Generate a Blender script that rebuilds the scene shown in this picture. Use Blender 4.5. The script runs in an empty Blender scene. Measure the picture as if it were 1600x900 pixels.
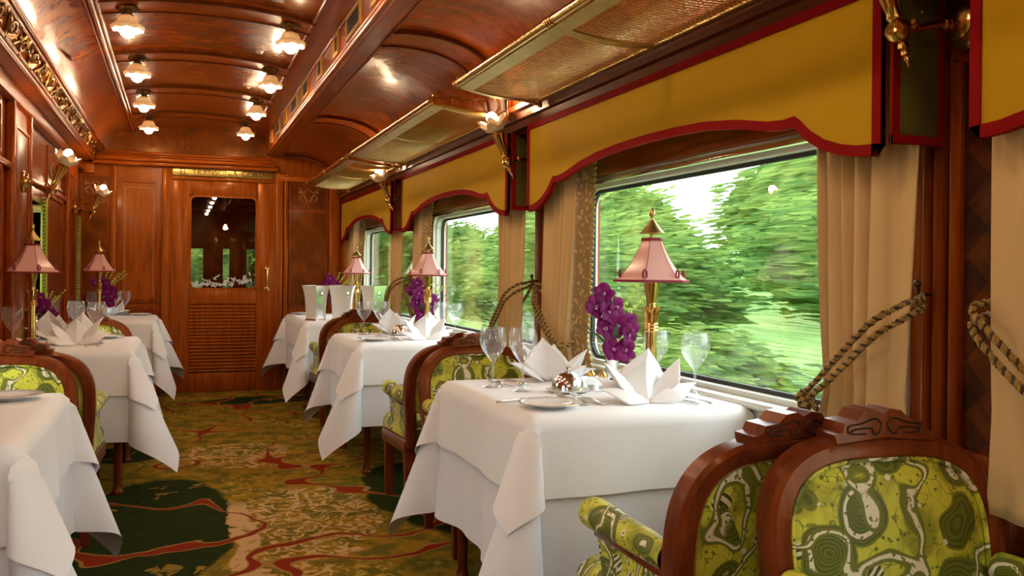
SKY, SUN, EXPO = 6.6, 0.8, -0.16
import bpy, bmesh, math, random
from mathutils import Vector, Matrix, noise
PI = math.pi
rnd = random.Random(7)
S = bpy.context.scene
C = S.collection

# ------------------------------------------------------------------ mesh helpers
class MB:
    def __init__(s): s.v = []; s.f = []
    def add(s, vs, fs):
        b = len(s.v); s.v += [tuple(v) for v in vs]; s.f += [tuple(i + b for i in f) for f in fs]; return s
    def merge(s, o): return s.add(o.v, o.f)
    def xf(s, M): s.v = [tuple(M @ Vector(v)) for v in s.v]; return s
    def mv(s, x, y, z): s.v = [(a + x, b + y, c + z) for a, b, c in s.v]; return s
    def rz(s, a): return s.xf(Matrix.Rotation(a, 4, 'Z'))
    def box(s, x0, x1, y0, y1, z0, z1):
        v = [(x, y, z) for z in (z0, z1) for y in (y0, y1) for x in (x0, x1)]
        return s.add(v, [(0, 2, 3, 1), (4, 5, 7, 6), (0, 1, 5, 4), (2, 6, 7, 3), (0, 4, 6, 2), (1, 3, 7, 5)])
    def rbox(s, x0, x1, y0, y1, z0, z1, r=.01, seg=2):
        bm = bmesh.new(); bmesh.ops.create_cube(bm, size=1)
        for v in bm.verts:
            v.co = ((x0 + x1) / 2 + v.co.x * (x1 - x0), (y0 + y1) / 2 + v.co.y * (y1 - y0), (z0 + z1) / 2 + v.co.z * (z1 - z0))
        bmesh.ops.bevel(bm, geom=bm.edges[:], offset=r, segments=seg, affect='EDGES', profile=.5)
        bm.verts.index_update()
        s.add([v.co[:] for v in bm.verts], [[v.index for v in f.verts] for f in bm.faces]); bm.free(); return s
    def lathe(s, prof, n=24, rf=None, cx=0, cy=0, cz=0, cap=False):
        # prof: list of (r, z); rf(angle, r, z) -> (r, z)
        vs = []; fs = []
        for r, z in prof:
            for k in range(n):
                a = 2 * PI * k / n
                rr, zz = (r, z) if rf is None else rf(a, r, z)
                vs.append((cx + rr * math.cos(a), cy + rr * math.sin(a), cz + zz))
        m = len(prof)
        for i in range(m - 1):
            for k in range(n):
                k2 = (k + 1) % n
                fs.append((i * n + k, i * n + k2, (i + 1) * n + k2, (i + 1) * n + k))
        if cap and prof[0][0] > 1e-6: fs.append(tuple(range(n - 1, -1, -1)))
        if cap and prof[-1][0] > 1e-6: fs.append(tuple((m - 1) * n + k for k in range(n)))
        return s.add(vs, fs)
    def tube(s, pts, r, n=8, cap=True):
        pts = [Vector(p) for p in pts]; m = len(pts)
        R = r if isinstance(r, (list, tuple)) else [r] * m
        vs = []; up = None
        for i, p in enumerate(pts):
            t = (pts[min(i + 1, m - 1)] - pts[max(i - 1, 0)])
            if t.length < 1e-9: t = Vector((0, 0, 1))
            t.normalize()
            if up is None:
                up = Vector((0, 0, 1)) if abs(t.z) < .9 else Vector((1, 0, 0))
            u = (up - t * up.dot(t))
            if u.length < 1e-6: u = t.orthogonal()
            u.normalize(); w = t.cross(u); up = u
            for k in range(n):
                a = 2 * PI * k / n
                vs.append(p + (u * math.cos(a) + w * math.sin(a)) * R[i])
        fs = []
        for i in range(m - 1):
            for k in range(n):
                k2 = (k + 1) % n
                fs.append((i * n + k, i * n + k2, (i + 1) * n + k2, (i + 1) * n + k))
        if cap:
            fs.append(tuple(range(n - 1, -1, -1))); fs.append(tuple((m - 1) * n + k for k in range(n)))
        return s.add(vs, fs)
    def rope(s, pts, r, strands=3, pitch=.05, n=5, step=.006, only=None):
        P = resample(pts, step); L = 0; paths = [[] for _ in range(strands)]
        for i, p in enumerate(P):
            t = (P[min(i + 1, len(P) - 1)] - P[max(i - 1, 0)]).normalized()
            u = t.cross(Vector((.31, .22, .92))).normalized(); w = t.cross(u)
            if i: L += (P[i] - P[i - 1]).length
            for k in range(strands):
                a = 2 * PI * (L / pitch + k / strands)
                paths[k].append(p + (u * math.cos(a) + w * math.sin(a)) * r * .52)
        for k, q in enumerate(paths):
            if only is None or k in only: s.tube(q, r * .55, n)
        return s
    def sphere(s, c, r, n=12, m=8, sx=1, sy=1, sz=1):
        b = MB().lathe([(max(0, r * math.sin(PI * i / m)), -r * math.cos(PI * i / m)) for i in range(m + 1)], n)
        b.v = [(c[0] + x * sx, c[1] + y * sy, c[2] + z * sz) for x, y, z in b.v]
        return s.merge(b)
    def prism(s, poly, axis, a0, a1):
        # poly in 2D; axis 'x' -> (y,z), 'y' -> (x,z), 'z' -> (x,y)
        def P(p, a):
            return (a, p[0], p[1]) if axis == 'x' else (p[0], a, p[1]) if axis == 'y' else (p[0], p[1], a)
        n = len(poly)
        vs = [P(p, a0) for p in poly] + [P(p, a1) for p in poly]
        fs = [tuple(range(n - 1, -1, -1)), tuple(range(n, 2 * n))]
        fs += [(i, (i + 1) % n, n + (i + 1) % n, n + i) for i in range(n)]
        return s.add(vs, fs)
    def grid(s, nu, nv, fn, closed=False):
        vs = [fn(i / (nu - 1), j / (nv - 1)) for i in range(nu) for j in range(nv)]
        return s.add(vs, [(i * nv + j, (i + 1) * nv + j, (i + 1) * nv + j + 1, i * nv + j + 1) for i in range(nu - 1) for j in range(nv - 1)])
    def strip(s, outer, inner, axis, a0, a1, closed=True):
        # flat ring between two equal-length 2D outlines, extruded a0..a1
        n = len(outer)
        def P(p, a):
            return (a, p[0], p[1]) if axis == 'x' else (p[0], a, p[1]) if axis == 'y' else (p[0], p[1], a)
        vs = [P(p, a0) for p in outer] + [P(p, a0) for p in inner] + [P(p, a1) for p in outer] + [P(p, a1) for p in inner]
        fs = []
        for i in range(n if closed else n - 1):
            j = (i + 1) % n
            fs += [(i, j, n + j, n + i), (2 * n + i, 3 * n + i, 3 * n + j, 2 * n + j), (i, 2 * n + i, 2 * n + j, j), (n + i, n + j, 3 * n + j, 3 * n + i)]
        if not closed:
            fs += [(0, n, 3 * n, 2 * n), (n - 1, 3 * n - 1, 4 * n - 1, 2 * n - 1)]
        return s.add(vs, fs)
    def build(s, name, mat, parent=None, loc=(0, 0, 0), rz=0, ang=40, solid=0):
        me = bpy.data.meshes.new(name); me.from_pydata(s.v, [], s.f); me.validate(); 
        bm = bmesh.new(); bm.from_mesh(me); bmesh.ops.recalc_face_normals(bm, faces=bm.faces[:]); bm.to_mesh(me); bm.free()
        me.materials.append(mat)
        if ang:
            me.shade_smooth(); me.set_sharp_from_angle(angle=math.radians(ang))
        o = bpy.data.objects.new(name, me); C.objects.link(o)
        o.location = loc; o.rotation_euler = (0, 0, rz)
        if parent: o.parent = parent
        if solid:
            md = o.modifiers.new('thickness', 'SOLIDIFY'); md.thickness = solid; md.offset = 0
        return o

def resample(pts, step):
    pts = [Vector(p) for p in pts]; out = [pts[0]]
    for a, b in zip(pts, pts[1:]):
        n = max(1, int((b - a).length / step))
        out += [a.lerp(b, k / n) for k in range(1, n + 1)]
    return out
def spline(pts, n=8):
    P = [Vector(p) for p in pts]; P = [2 * P[0] - P[1]] + P + [2 * P[-1] - P[-2]]; out = []
    for i in range(1, len(P) - 2):
        for k in range(n):
            t = k / n; a, b, c, d = P[i - 1:i + 3]
            out.append(.5 * ((2 * b) + (c - a) * t + (2 * a - 5 * b + 4 * c - d) * t * t + (3 * b - a - 3 * c + d) * t ** 3))
    out.append(P[-2]); return out
def spline2(pts, n=6): return [(p.x, p.y) for p in spline([(a, b, 0) for a, b in pts], n)]
def rrect(x0, x1, z0, z1, r, n=6):
    out = []
    for cx, cz, a in ((x1 - r, z1 - r, 0), (x0 + r, z1 - r, PI / 2), (x0 + r, z0 + r, PI), (x1 - r, z0 + r, 1.5 * PI)):
        out += [(cx + r * math.cos(a + PI / 2 * k / n), cz + r * math.sin(a + PI / 2 * k / n)) for k in range(n + 1)]
    return out
def tag(o, label=None, cat=None, group=None, kind=None):
    if label: o['label'] = label
    if cat: o['category'] = cat
    if group: o['group'] = group
    if kind: o['kind'] = kind
    return o
def empty(name, loc, rz=0, label=None, cat=None, group=None):
    o = bpy.data.objects.new(name, None); C.objects.link(o); o.location = loc; o.rotation_euler = (0, 0, rz)
    o.empty_display_size = .05
    return tag(o, label, cat, group)
def dup(root, loc, rz, label, group=None):
    def cp(o, par):
        c = o.copy(); C.objects.link(c)
        if par: c.parent = par
        for ch in o.children: cp(ch, c)
        return c
    r = cp(root, None); r.location = loc; r.rotation_euler = (0, 0, rz); r['label'] = label
    if group: r['group'] = group
    return r
def struct(mb, name, mat, parent=None, **k):
    o = mb.build(name, mat, parent, **k)
    if parent is None: o['kind'] = 'structure'
    return o

# ------------------------------------------------------------------ materials
class NT:
    def __init__(s, name):
        s.m = bpy.data.materials.new(name); s.m.use_nodes = True; s.t = s.m.node_tree; s.t.nodes.clear()
        s.out = s.t.nodes.new('ShaderNodeOutputMaterial')
    def n(s, typ, ins=None, **props):
        nd = s.t.nodes.new('ShaderNode' + typ)
        for k, v in props.items(): setattr(nd, k, v)
        for k, v in (ins or {}).items(): s.set(nd.inputs[k], v)
        return nd
    def set(s, sock, v):
        if isinstance(v, bpy.types.NodeSocket): s.t.links.new(v, sock)
        elif isinstance(v, bpy.types.Node): s.t.links.new(v.outputs[0], sock)
        else:
            if isinstance(v, tuple) and len(v) == 3 and sock.type == 'RGBA': v = v + (1,)
            sock.default_value = v
    def math(s, op, a, b=0.0, c=None, clamp=False):
        nd = s.n('Math', operation=op, use_clamp=clamp); s.set(nd.inputs[0], a); s.set(nd.inputs[1], b)
        if c is not None: s.set(nd.inputs[2], c)
        return nd.outputs[0]
    def mix(s, f, a, b):
        nd = s.n('Mix', data_type='RGBA'); s.set(nd.inputs[0], f); s.set(nd.inputs[6], a); s.set(nd.inputs[7], b); return nd.outputs[2]
    def step(s, x, lo, hi):
        nd = s.n('MapRange', {'Value': x, 'From Min': lo, 'From Max': hi}, interpolation_type='SMOOTHSTEP'); return nd.outputs[0]
    def ramp(s, f, stops):
        nd = s.n('ValToRGB'); s.set(nd.inputs[0], f); e = nd.color_ramp.elements
        while len(e) < len(stops): e.new(.5)
        for q, (p, c) in zip(e, stops): q.position = p; q.color = c + (1,)
        return nd.outputs[0]
    def coord(s, scale=(1, 1, 1), kind='Object', rot=(0, 0, 0)):
        tc = s.n('TexCoord'); mp = s.n('Mapping', {'Vector': tc.outputs[kind], 'Scale': scale, 'Rotation': rot}); return mp.outputs[0]
    def noise(s, vec, scale, detail=3, rough=.5, dist=0):
        return s.n('TexNoise', {'Vector': vec, 'Scale': scale, 'Detail': detail, 'Roughness': rough, 'Distortion': dist})
    def vor(s, vec, scale, feature='F1', rand=1):
        return s.n('TexVoronoi', {'Vector': vec, 'Scale': scale, 'Randomness': rand}, feature=feature)
    def warp(s, vec, scale, amt):
        nz = s.noise(vec, scale, 2); sub = s.n('VectorMath', {0: nz.outputs['Color'], 1: (.5, .5, .5)}, operation='SUBTRACT')
        sc = s.n('VectorMath', {0: sub.outputs[0], 'Scale': amt}, operation='SCALE')
        return s.n('VectorMath', {0: vec, 1: sc.outputs[0]}, operation='ADD').outputs[0]
    def bump(s, h, strength=.3, dist=.01):
        return s.n('Bump', {'Height': h, 'Strength': strength, 'Distance': dist}).outputs[0]
    def pbr(s, **k):
        b = s.n('BsdfPrincipled')
        for q, v in k.items(): s.set(b.inputs[q.replace('_', ' ')], v)
        s.t.links.new(b.outputs[0], s.out.inputs[0]); return b

def plain(name, col, rough=.5, metal=0.0, **k):
    t = NT(name); t.pbr(Base_Color=col, Roughness=rough, Metallic=metal, **k); return t.m
def wood(name, dark, mid, light, scale=(14, 14, 1.2), rough=.3, coat=.5, mottled=0.0, spr=.30):
    t = NT(name); v = t.coord(scale); w = t.warp(v, 1.3, .6)
    f = t.noise(w, 2.2, 5, .6).outputs[0]
    c = t.ramp(f, [(.3, dark), (.5, mid), (.72, light)])
    if mottled:
        v2 = t.coord((1, 1, 1)); g = t.noise(t.warp(v2, 5, .12), 5.5, 5, .6).outputs[0]
        c2 = t.ramp(g, [(.26, dark), (.50, mid), (.76, light)])
        c = t.mix(mottled, c, c2)
    t.pbr(Base_Color=c, Roughness=spr, Specular_IOR_Level=.42, Specular_Tint=(1.0, .42, .10), Coat_Weight=coat * .2, Coat_Roughness=rough * .4); return t.m
M = {}
M['wood'] = wood('polished_mahogany', (.10, .013, .0015), (.22, .033, .003), (.34, .062, .005))
M['wood_y'] = wood('polished_mahogany_lengthwise', (.12, .016, .0015), (.26, .040, .003), (.38, .072, .006), scale=(14, 1.2, 14))
M['wood_x'] = wood('polished_mahogany_crosswise', (.16, .024, .002), (.34, .060, .004), (.50, .11, .008), scale=(1.2, 14, 14))
M['door'] = wood('door_teak', (.18, .032, .003), (.30, .060, .006), (.40, .092, .010), coat=.3)
M['dark'] = wood('dark_mahogany', (.05, .008, .002), (.10, .016, .003), (.15, .028, .005), scale=(14, 1.2, 14))
M['burl'] = wood('burl_veneer', (.03, .005, .001), (.14, .025, .003), (.27, .06, .008), mottled=.8, rough=.25)
M['ceil'] = wood('lacquered_ceiling_veneer', (.09, .011, .001), (.30, .046, .003), (.56, .12, .007), scale=(1.2, 6, 6), mottled=.6, rough=.29, coat=1.0, spr=.25)
M['chair'] = wood('chair_wood', (.075, .013, .004), (.14, .026, .007), (.21, .044, .011), scale=(10, 10, 3), rough=.28)
def diamond():
    t = NT('diamond_burl'); v = t.coord((1, 1, 1)); r = t.coord((1, 11.5, 11.5), rot=(PI / 4, 0, 0))
    ck = t.n('TexChecker', {'Vector': r, 'Scale': 1.0, 'Color1': (1, 1, 1, 1), 'Color2': (0, 0, 0, 1)}).outputs[1]
    g = t.noise(t.warp(v, 6, .2), 7, 5, .65).outputs[0]
    a = t.ramp(g, [(.38, (.02, .004, .002)), (.55, (.07, .013, .003)), (.7, (.14, .028, .005))]); b = t.ramp(g, [(.36, (.04, .008, .002)), (.52, (.12, .024, .004)), (.68, (.22, .05, .008))])
    t.pbr(Base_Color=t.mix(ck, a, b), Roughness=.4, Specular_IOR_Level=.3, Coat_Weight=.15, Coat_Roughness=.1); return t.m
M['diamond'] = diamond()
def brassm(name, col, rough):
    t = NT(name); v = t.coord((1, 1, 1)); f = t.noise(v, 30, 3).outputs[0]
    t.pbr(Base_Color=t.ramp(f, [(.3, tuple(c * .75 for c in col)), (.7, col)]), Metallic=1.0, Roughness=rough); return t.m
M['brass'] = brassm('polished_brass', (.80, .50, .16), .2)
M['brass_s'] = brassm('satin_brass', (.66, .48, .17), .38)
M['gilt'] = brassm('gilded_carving', (.42, .22, .06), .35)
M['bronze'] = brassm('old_bronze', (.16, .085, .03), .4)
M['silver'] = plain('polished_silver', (.86, .85, .83), .14, 1.0)
M['steel'] = plain('cutlery_steel', (.72, .69, .64), .2, 1.0)
M['alu'] = plain('pale_window_metal', (.62, .62, .55), .35, .35)
M['rubber'] = plain('dark_rubber', (.02, .025, .02), .6)
M['black'] = plain('black_iron', (.012, .010, .008), .45)
def cloth_m(name, col, weave=900, rough=.85, bump=.12, sheen=.2):
    t = NT(name); v = t.coord((1, 1, 1))
    a = t.n('TexWave', {'Vector': v, 'Scale': weave / 6.28, 'Distortion': .0}, bands_direction='X').outputs[1]
    b = t.n('TexWave', {'Vector': v, 'Scale': weave / 6.28}, bands_direction='Y').outputs[1]
    h = t.math('ADD', a, b); nz = t.noise(v, 9, 3).outputs[0]
    c = t.mix(t.math('MULTIPLY', nz, .25), col, tuple(x * .8 for x in col))
    t.pbr(Base_Color=c, Roughness=rough, Specular_IOR_Level=.1, Sheen_Weight=sheen * .4, Normal=t.bump(h, bump, .0006)); return t.m
M['linen'] = cloth_m('white_linen', (.80, .81, .84))
M['linen2'] = cloth_m('white_damask_linen', (.88, .88, .88), weave=420, bump=.2)
M['curtain'] = cloth_m('beige_curtain', (.66, .45, .21), 1200, .8, .1, .3)
M['mustard'] = cloth_m('mustard_valance', (.50, .29, .004), 1500, .75, .06, .1)
M['red'] = cloth_m('dark_red_braid', (.24, .002, .003), 800, .8, .1, .0)
M['gsilk'] = cloth_m('yellow_green_silk', (.30, .34, .03), 1500, .5, .05, .2)
M['olive'] = cloth_m('olive_silk', (.10, .075, .010), 1500, .5, .05, .2)
M['napkin'] = cloth_m('white_napkin', (.86, .86, .86), 900, .85, .08, .2)
def brocade():
    t = NT('gold_brocade'); v = t.coord((1, 1, 1)); d = t.vor(t.warp(v, 20, .03), 34).outputs[0]
    c = t.ramp(t.math('SINE', t.math('MULTIPLY', d, 9)), [(.2, (.26, .15, .04)), (.7, (.50, .34, .13))])
    t.pbr(Base_Color=c, Roughness=.5, Sheen_Weight=.4); return t.m
M['brocade'] = brocade()
def ropem():
    t = NT('gold_cord'); v = t.coord((1, 1, 1)); f = t.noise(v, 240, 2).outputs[0]
    t.pbr(Base_Color=t.ramp(f, [(.35, (.15, .08, .008)), (.6, (.42, .24, .022))]), Roughness=.5, Sheen_Weight=.3); return t.m
M['cord'] = ropem()
M['cord_d'] = plain('dark_olive_cord', (.05, .024, .003), .6)
def upholstery():
    t = NT('green_brocade_upholstery'); v = t.coord((1, 1, 1))
    w = t.warp(v, 7.0, .07)
    bgn = t.noise(v, 9, 4).outputs[0]
    yel, olv, drk, crm = (.64, .64, .06), (.17, .19, .020), (.06, .075, .012), (.82, .76, .54)
    col = t.mix(t.step(bgn, .46, .60), yel, (.33, .33, .025))
    # small leaves and dots
    v3 = t.vor(t.warp(v, 12, .03), 64); d3 = v3.outputs[0]
    pick = t.n('SeparateColor', {0: v3.outputs['Color']})
    leaf = t.math('MULTIPLY', t.step(d3, .30, .24), t.math('GREATER_THAN', pick.outputs[0], .45))
    col = t.mix(leaf, col, olv)
    stem_n = t.noise(v, 26, 1).outputs[0]
    col = t.mix(t.math('MULTIPLY', t.step(t.math('ABSOLUTE', t.math('SUBTRACT', stem_n, .5)), .014, .008), .8), col, olv)
    # comb-like plumes
    v4 = t.vor(w, 12.5); sep4 = t.n('SeparateColor', {0: v4.outputs['Color']})
    comb = t.n('TexWave', {'Vector': w, 'Scale': 34.0, 'Distortion': 1.5}, bands_direction='DIAGONAL').outputs[1]
    plume = t.math('MULTIPLY', t.step(v4.outputs[0], .36, .30), t.math('GREATER_THAN', sep4.outputs[1], .50))
    col = t.mix(plume, col, t.mix(t.step(comb, .45, .6), drk, crm))
    # round medallions with concentric rings and a beaded cream edge
    v1 = t.vor(w, 8.4); d = v1.outputs[0]; sep = t.n('SeparateColor', {0: v1.outputs['Color']})
    on = t.math('GREATER_THAN', sep.outputs[0], .22)
    rings = t.math('SINE', t.math('MULTIPLY', d, 120))
    med = t.math('MULTIPLY', t.step(d, .52, .49), on)
    col = t.mix(med, col, t.mix(t.step(rings, -.3, .6), (.095, .115, .016), olv))
    bead = t.noise(v, 110, 1).outputs[0]
    edge = t.math('MULTIPLY', t.math('MULTIPLY', t.step(t.math('ABSOLUTE', t.math('SUBTRACT', d, .36)), .045, .028), on), t.step(bead, .36, .46))
    half = t.step(t.noise(v, 7, 1).outputs[0], .44, .50)
    col = t.mix(t.math('MULTIPLY', edge, half), col, crm)
    # winding ribbon
    rb = t.math('ABSOLUTE', t.math('SUBTRACT', t.noise(w, 6.6, 1).outputs[0], .5))
    col = t.mix(t.step(rb, .034, .026), col, olv)
    col = t.mix(t.math('MULTIPLY', t.step(rb, .013, .008), t.step(bead, .34, .42)), col, crm)
    # little white flowers with dark eyes
    v5 = t.vor(v, 22); s5 = t.n('SeparateColor', {0: v5.outputs['Color']}); on5 = t.math('GREATER_THAN', s5.outputs[2], .42)
    col = t.mix(t.math('MULTIPLY', t.step(t.math('ADD', v5.outputs[0], t.math('MULTIPLY', t.noise(v, 90, 1).outputs[0], .12)), .27, .22), on5), col, crm)
    col = t.mix(t.math('MULTIPLY', t.step(v5.outputs[0], .09, .06), on5), col, (.03, .04, .03))
    wv = t.n('TexWave', {'Vector': v, 'Scale': 160.0}, bands_direction='Z').outputs[1]
    t.pbr(Base_Color=col, Roughness=.5, Specular_IOR_Level=.3, Normal=t.bump(wv, .12, .001)); return t.m
M['uph'] = upholstery()
def carpet():
    t = NT('patterned_carpet'); v = t.coord((1, 1, 1)); w = t.warp(t.warp(v, 2.2, .22), 9, .05); sx = t.n('SeparateXYZ', {0: w})
    X, Y = sx.outputs[0], sx.outputs[1]
    n1 = t.noise(w, 1.6, 5, .6).outputs[0]; n2 = t.noise(w, 7, 5, .65).outputs[0]; n3 = t.noise(w, 26, 3, .6).outputs[0]
    gold, gold2, olive, grn, red, bei = (.33, .19, .014), (.48, .32, .06), (.14, .115, .011), (.014, .025, .004), (.24, .024, .006), (.64, .40, .18)
    col = t.mix(t.step(n2, .42, .58), olive, gold)
    col = t.mix(t.math('MULTIPLY', t.step(n3, .52, .62), t.step(n1, .45, .6)), col, gold2)
    def blob(cx, cy, rx, ry):
        a = t.math('DIVIDE', t.math('SUBTRACT', X, cx), rx); b = t.math('DIVIDE', t.math('SUBTRACT', Y, cy), ry)
        return t.math('SQRT', t.math('ADD', t.math('MULTIPLY', a, a), t.math('MULTIPLY', b, b)))
    d = t.math('MINIMUM', blob(-.10, 4.45, .36, .95), blob(-.55, 3.2, .8, .5))
    d = t.math('MINIMUM', d, blob(-.3, 6.15, .28, .25)); d = t.math('MINIMUM', d, blob(.7, 8.4, .5, .22))
    d = t.math('MINIMUM', d, blob(1.35, 4.6, .42, .8)); d = t.math('MINIMUM', d, blob(1.3, 2.2, .7, .6))
    gm = t.step(d, 1.04, .96); col = t.mix(gm, col, t.mix(t.step(n3, .4, .7), grn, (.024, .034, .006)))
    leafn = t.noise(w, 4.2, 3, .6).outputs[0]
    lf = t.math('MULTIPLY', t.math('MULTIPLY', gm, t.step(leafn, .62, .65)), t.step(n3, .42, .5)); col = t.mix(lf, col, (.30, .19, .03))
    # lace-like beige fields
    vd = t.vor(t.warp(v, 6, .10), 15, 'DISTANCE_TO_EDGE').outputs[0]; vr = t.vor(t.warp(v, 6, .1), 40, 'DISTANCE_TO_EDGE').outputs[0]
    fil = t.math('SINE', t.math('MULTIPLY', t.noise(t.warp(v, 5, .12), 6.5, 2, .5).outputs[0], 46))
    lace = t.math('MULTIPLY', t.math('MULTIPLY', t.step(fil, .05, .35), t.step(n2, .36, .46)), t.step(vd, .015, .045))
    dl = t.math('MINIMUM', blob(.60, 4.35, .33, .62), blob(.35, 5.95, .34, .42)); dl = t.math('MINIMUM', dl, blob(.42, 3.7, .16, .35))
    lm = t.math('MULTIPLY', t.step(dl, 1.06, .9), lace); col = t.mix(lm, col, bei)
    ed = t.math('MULTIPLY', t.step(t.math('ABSOLUTE', t.math('SUBTRACT', X, .28)), .055, .04), t.math('MULTIPLY', t.step(Y, 4.75, 4.6), t.step(n3, .36, .44)))
    col = t.mix(ed, col, bei)
    # vines
    vn = t.noise(t.warp(v, 3, .16), 1.25, 1).outputs[0]; va = t.math('ABSOLUTE', t.math('SUBTRACT', vn, .47))
    thick = t.math('MULTIPLY_ADD', t.noise(v, 2.3, 1).outputs[0], .024, -.003)
    vm = t.math('LESS_THAN', va, thick); col = t.mix(t.math('LESS_THAN', va, t.math('MULTIPLY', thick, 1.5)), col, (.36, .20, .05)); col = t.mix(vm, col, red)
    nf = t.noise(v, 260, 2).outputs[0]; col = t.mix(t.math('MULTIPLY', nf, .45), col, t.mix(.5, col, (.02, .015, .006)))
    t.pbr(Base_Color=col, Roughness=.95, Specular_IOR_Level=.05, Normal=t.bump(nf, .5, .004)); return t.m
M['carpet'] = carpet()
def fres(t, ior):
    g = t.n('NewGeometry'); i = t.math('MULTIPLY_ADD', g.outputs['Backfacing'], 1 / ior - ior, ior); return t.n('Fresnel', {'IOR': i})
def thin_glass(name, ior, tint, rough, extra=0.0):
    t = NT(name); fr = fres(t, ior); lw = t.n('LayerWeight', {'Blend': .35})
    f = t.math('ADD', fr.outputs[0], t.math('MULTIPLY', t.math('POWER', lw.outputs['Facing'], 2.5), extra), clamp=True)
    tr = t.n('BsdfTransparent', {'Color': tint}); gl = t.n('BsdfGlossy', {'Roughness': rough, 'Color': (1, 1, 1)})
    mx = t.n('MixShader', {0: f, 1: tr.outputs[0], 2: gl.outputs[0]}); t.t.links.new(mx.outputs[0], t.out.inputs[0]); return t.m
M['pane'] = thin_glass('window_glass', 1.45, (.97, .99, .97), .0)
M['dpane'] = thin_glass('door_glass', 1.7, (.80, .80, .78), .0)
def crystal():
    t = NT('clear_crystal'); fr = fres(t, 1.5); lw = t.n('LayerWeight', {'Blend': .4})
    f = t.math('ADD', fr.outputs[0], t.math('MULTIPLY', t.math('POWER', lw.outputs['Facing'], 2.0), .55), clamp=True)
    tr = t.n('BsdfTransparent', {'Color': (.95, .96, .97)}); gl = t.n('BsdfGlossy', {'Roughness': .04, 'Color': (1, 1, 1)})
    df = t.n('BsdfTranslucent', {'Color': (.9, .92, .95)}); 
    a = t.n('MixShader', {0: .11, 1: tr.outputs[0], 2: df.outputs[0]})
    mx = t.n('MixShader', {0: f, 1: a.outputs[0], 2: gl.outputs[0]}); t.t.links.new(mx.outputs[0], t.out.inputs[0]); return t.m
M['glass'] = crystal()
def frosted(name, col, trans=.5):
    t = NT(name); df = t.n('BsdfDiffuse', {'Color': col}); tl = t.n('BsdfTranslucent', {'Color': col}); gl = t.n('BsdfGlossy', {'Roughness': .2})
    a = t.n('MixShader', {0: trans, 1: df.outputs[0], 2: tl.outputs[0]}); b = t.n('MixShader', {0: .07, 1: a.outputs[0], 2: gl.outputs[0]})
    t.t.links.new(b.outputs[0], t.out.inputs[0]); return t.m
M['opal'] = frosted('frosted_opal_glass', (.92, .80, .62), .22)
M['shade'] = frosted('pink_silk_shade', (.94, .62, .57), .45)
def glow(name, col, st):
    t = NT(name); e = t.n('Emission', {'Color': col, 'Strength': st}); t.t.links.new(e.outputs[0], t.out.inputs[0]); return t.m
M['bulb'] = glow('lit_ceiling_bulb', (1.0, .75, .48), 230.0)
M['bulb2'] = glow('lit_wall_bulb', (1.0, .72, .44), 200.0)
M['gimp'] = plain('crimson_gimp', (.24, .012, .03), .7)
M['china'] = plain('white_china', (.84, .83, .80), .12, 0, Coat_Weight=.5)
M['gold'] = plain('gold_rim', (.62, .42, .14), .3, 1.0)
def petal():
    t = NT('magenta_orchid'); v = t.coord((1, 1, 1)); f = t.noise(v, 60, 3).outputs[0]
    c = t.ramp(f, [(.3, (.085, .0, .045)), (.7, (.20, .001, .105))]); df = t.n('BsdfPrincipled', {'Base Color': c, 'Roughness': .6, 'Specular IOR Level': .2})
    tl = t.n('BsdfTranslucent', {'Color': c}); mx = t.n('MixShader', {0: .3, 1: df.outputs[0], 2: tl.outputs[0]}); t.t.links.new(mx.outputs[0], t.out.inputs[0]); return t.m
M['petal'] = petal()
M['lip'] = plain('pale_orchid_lip', (.30, .05, .22), .5)
M['leafd'] = plain('dark_green_leaf', (.02, .075, .012), .4)
M['sprig'] = plain('yellow_green_sprig', (.34, .42, .04), .5)
def louver(): return M['door']
M['mirror'] = plain('dark_reflective_glass', (.02, .014, .010), .03, 0, Coat_Weight=1.0, Coat_IOR=2.2, Coat_Roughness=.01)
M['etch'] = plain('etched_frost', (.55, .55, .52), .7)
M['mesh'] = brassm('brass_wire', (.72, .52, .2), .35)
M['signplate'] = brassm('brass_sign_plate', (.60, .38, .10), .3)
M['ink'] = plain('dark_engraved_letter', (.02, .009, .003), .6)
M['inlay'] = plain('pale_wood_inlay', (.34, .15, .045), .35)
M['grille'] = plain('dark_grille', (.02, .012, .006), .5)
M['frame_gold'] = plain('honey_wood_frame', (.58, .28, .04), .3, 0, Coat_Weight=.5)
def foliage(name, cols, st=(1.6, .06, 3.6), big=.5):
    t = NT(name); g = t.n('NewGeometry')
    mp = t.n('Mapping', {'Vector': g.outputs['Position'], 'Scale': st}); a = t.noise(mp.outputs[0], 1.6, 5, .6).outputs[0]; b = t.noise(mp.outputs[0], 7.0, 4, .62).outputs[0]
    m2 = t.n('Mapping', {'Vector': g.outputs['Position'], 'Scale': (.35, .16, .8)}); l = t.noise(m2.outputs[0], 1.0, 3, .6, .6).outputs[0]
    f = t.math('ADD', t.math('MULTIPLY', b, .46), t.math('ADD', t.math('MULTIPLY', a, .32), t.math('MULTIPLY', l, .30)))
    c = t.ramp(f, [(.36, cols[0]), (.50, cols[1]), (.60, cols[2]), (.72, cols[3])]); df = t.n('BsdfDiffuse', {'Color': c}); tl = t.n('BsdfTranslucent', {'Color': c})
    mx = t.n('MixShader', {0: .42, 1: df.outputs[0], 2: tl.outputs[0]}); t.t.links.new(mx.outputs[0], t.out.inputs[0]); return t.m
M['fol1'] = foliage('green_foliage', ((.034, .095, .030), (.12, .24, .065), (.28, .40, .10), (.58, .62, .24)))
M['fol2'] = M['fol3'] = M['fol1']
M['grass'] = foliage('grassy_bank', ((.06, .13, .04), (.14, .25, .08), (.26, .36, .13), (.44, .48, .24)), st=(1.5, .08, 2.0))
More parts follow.
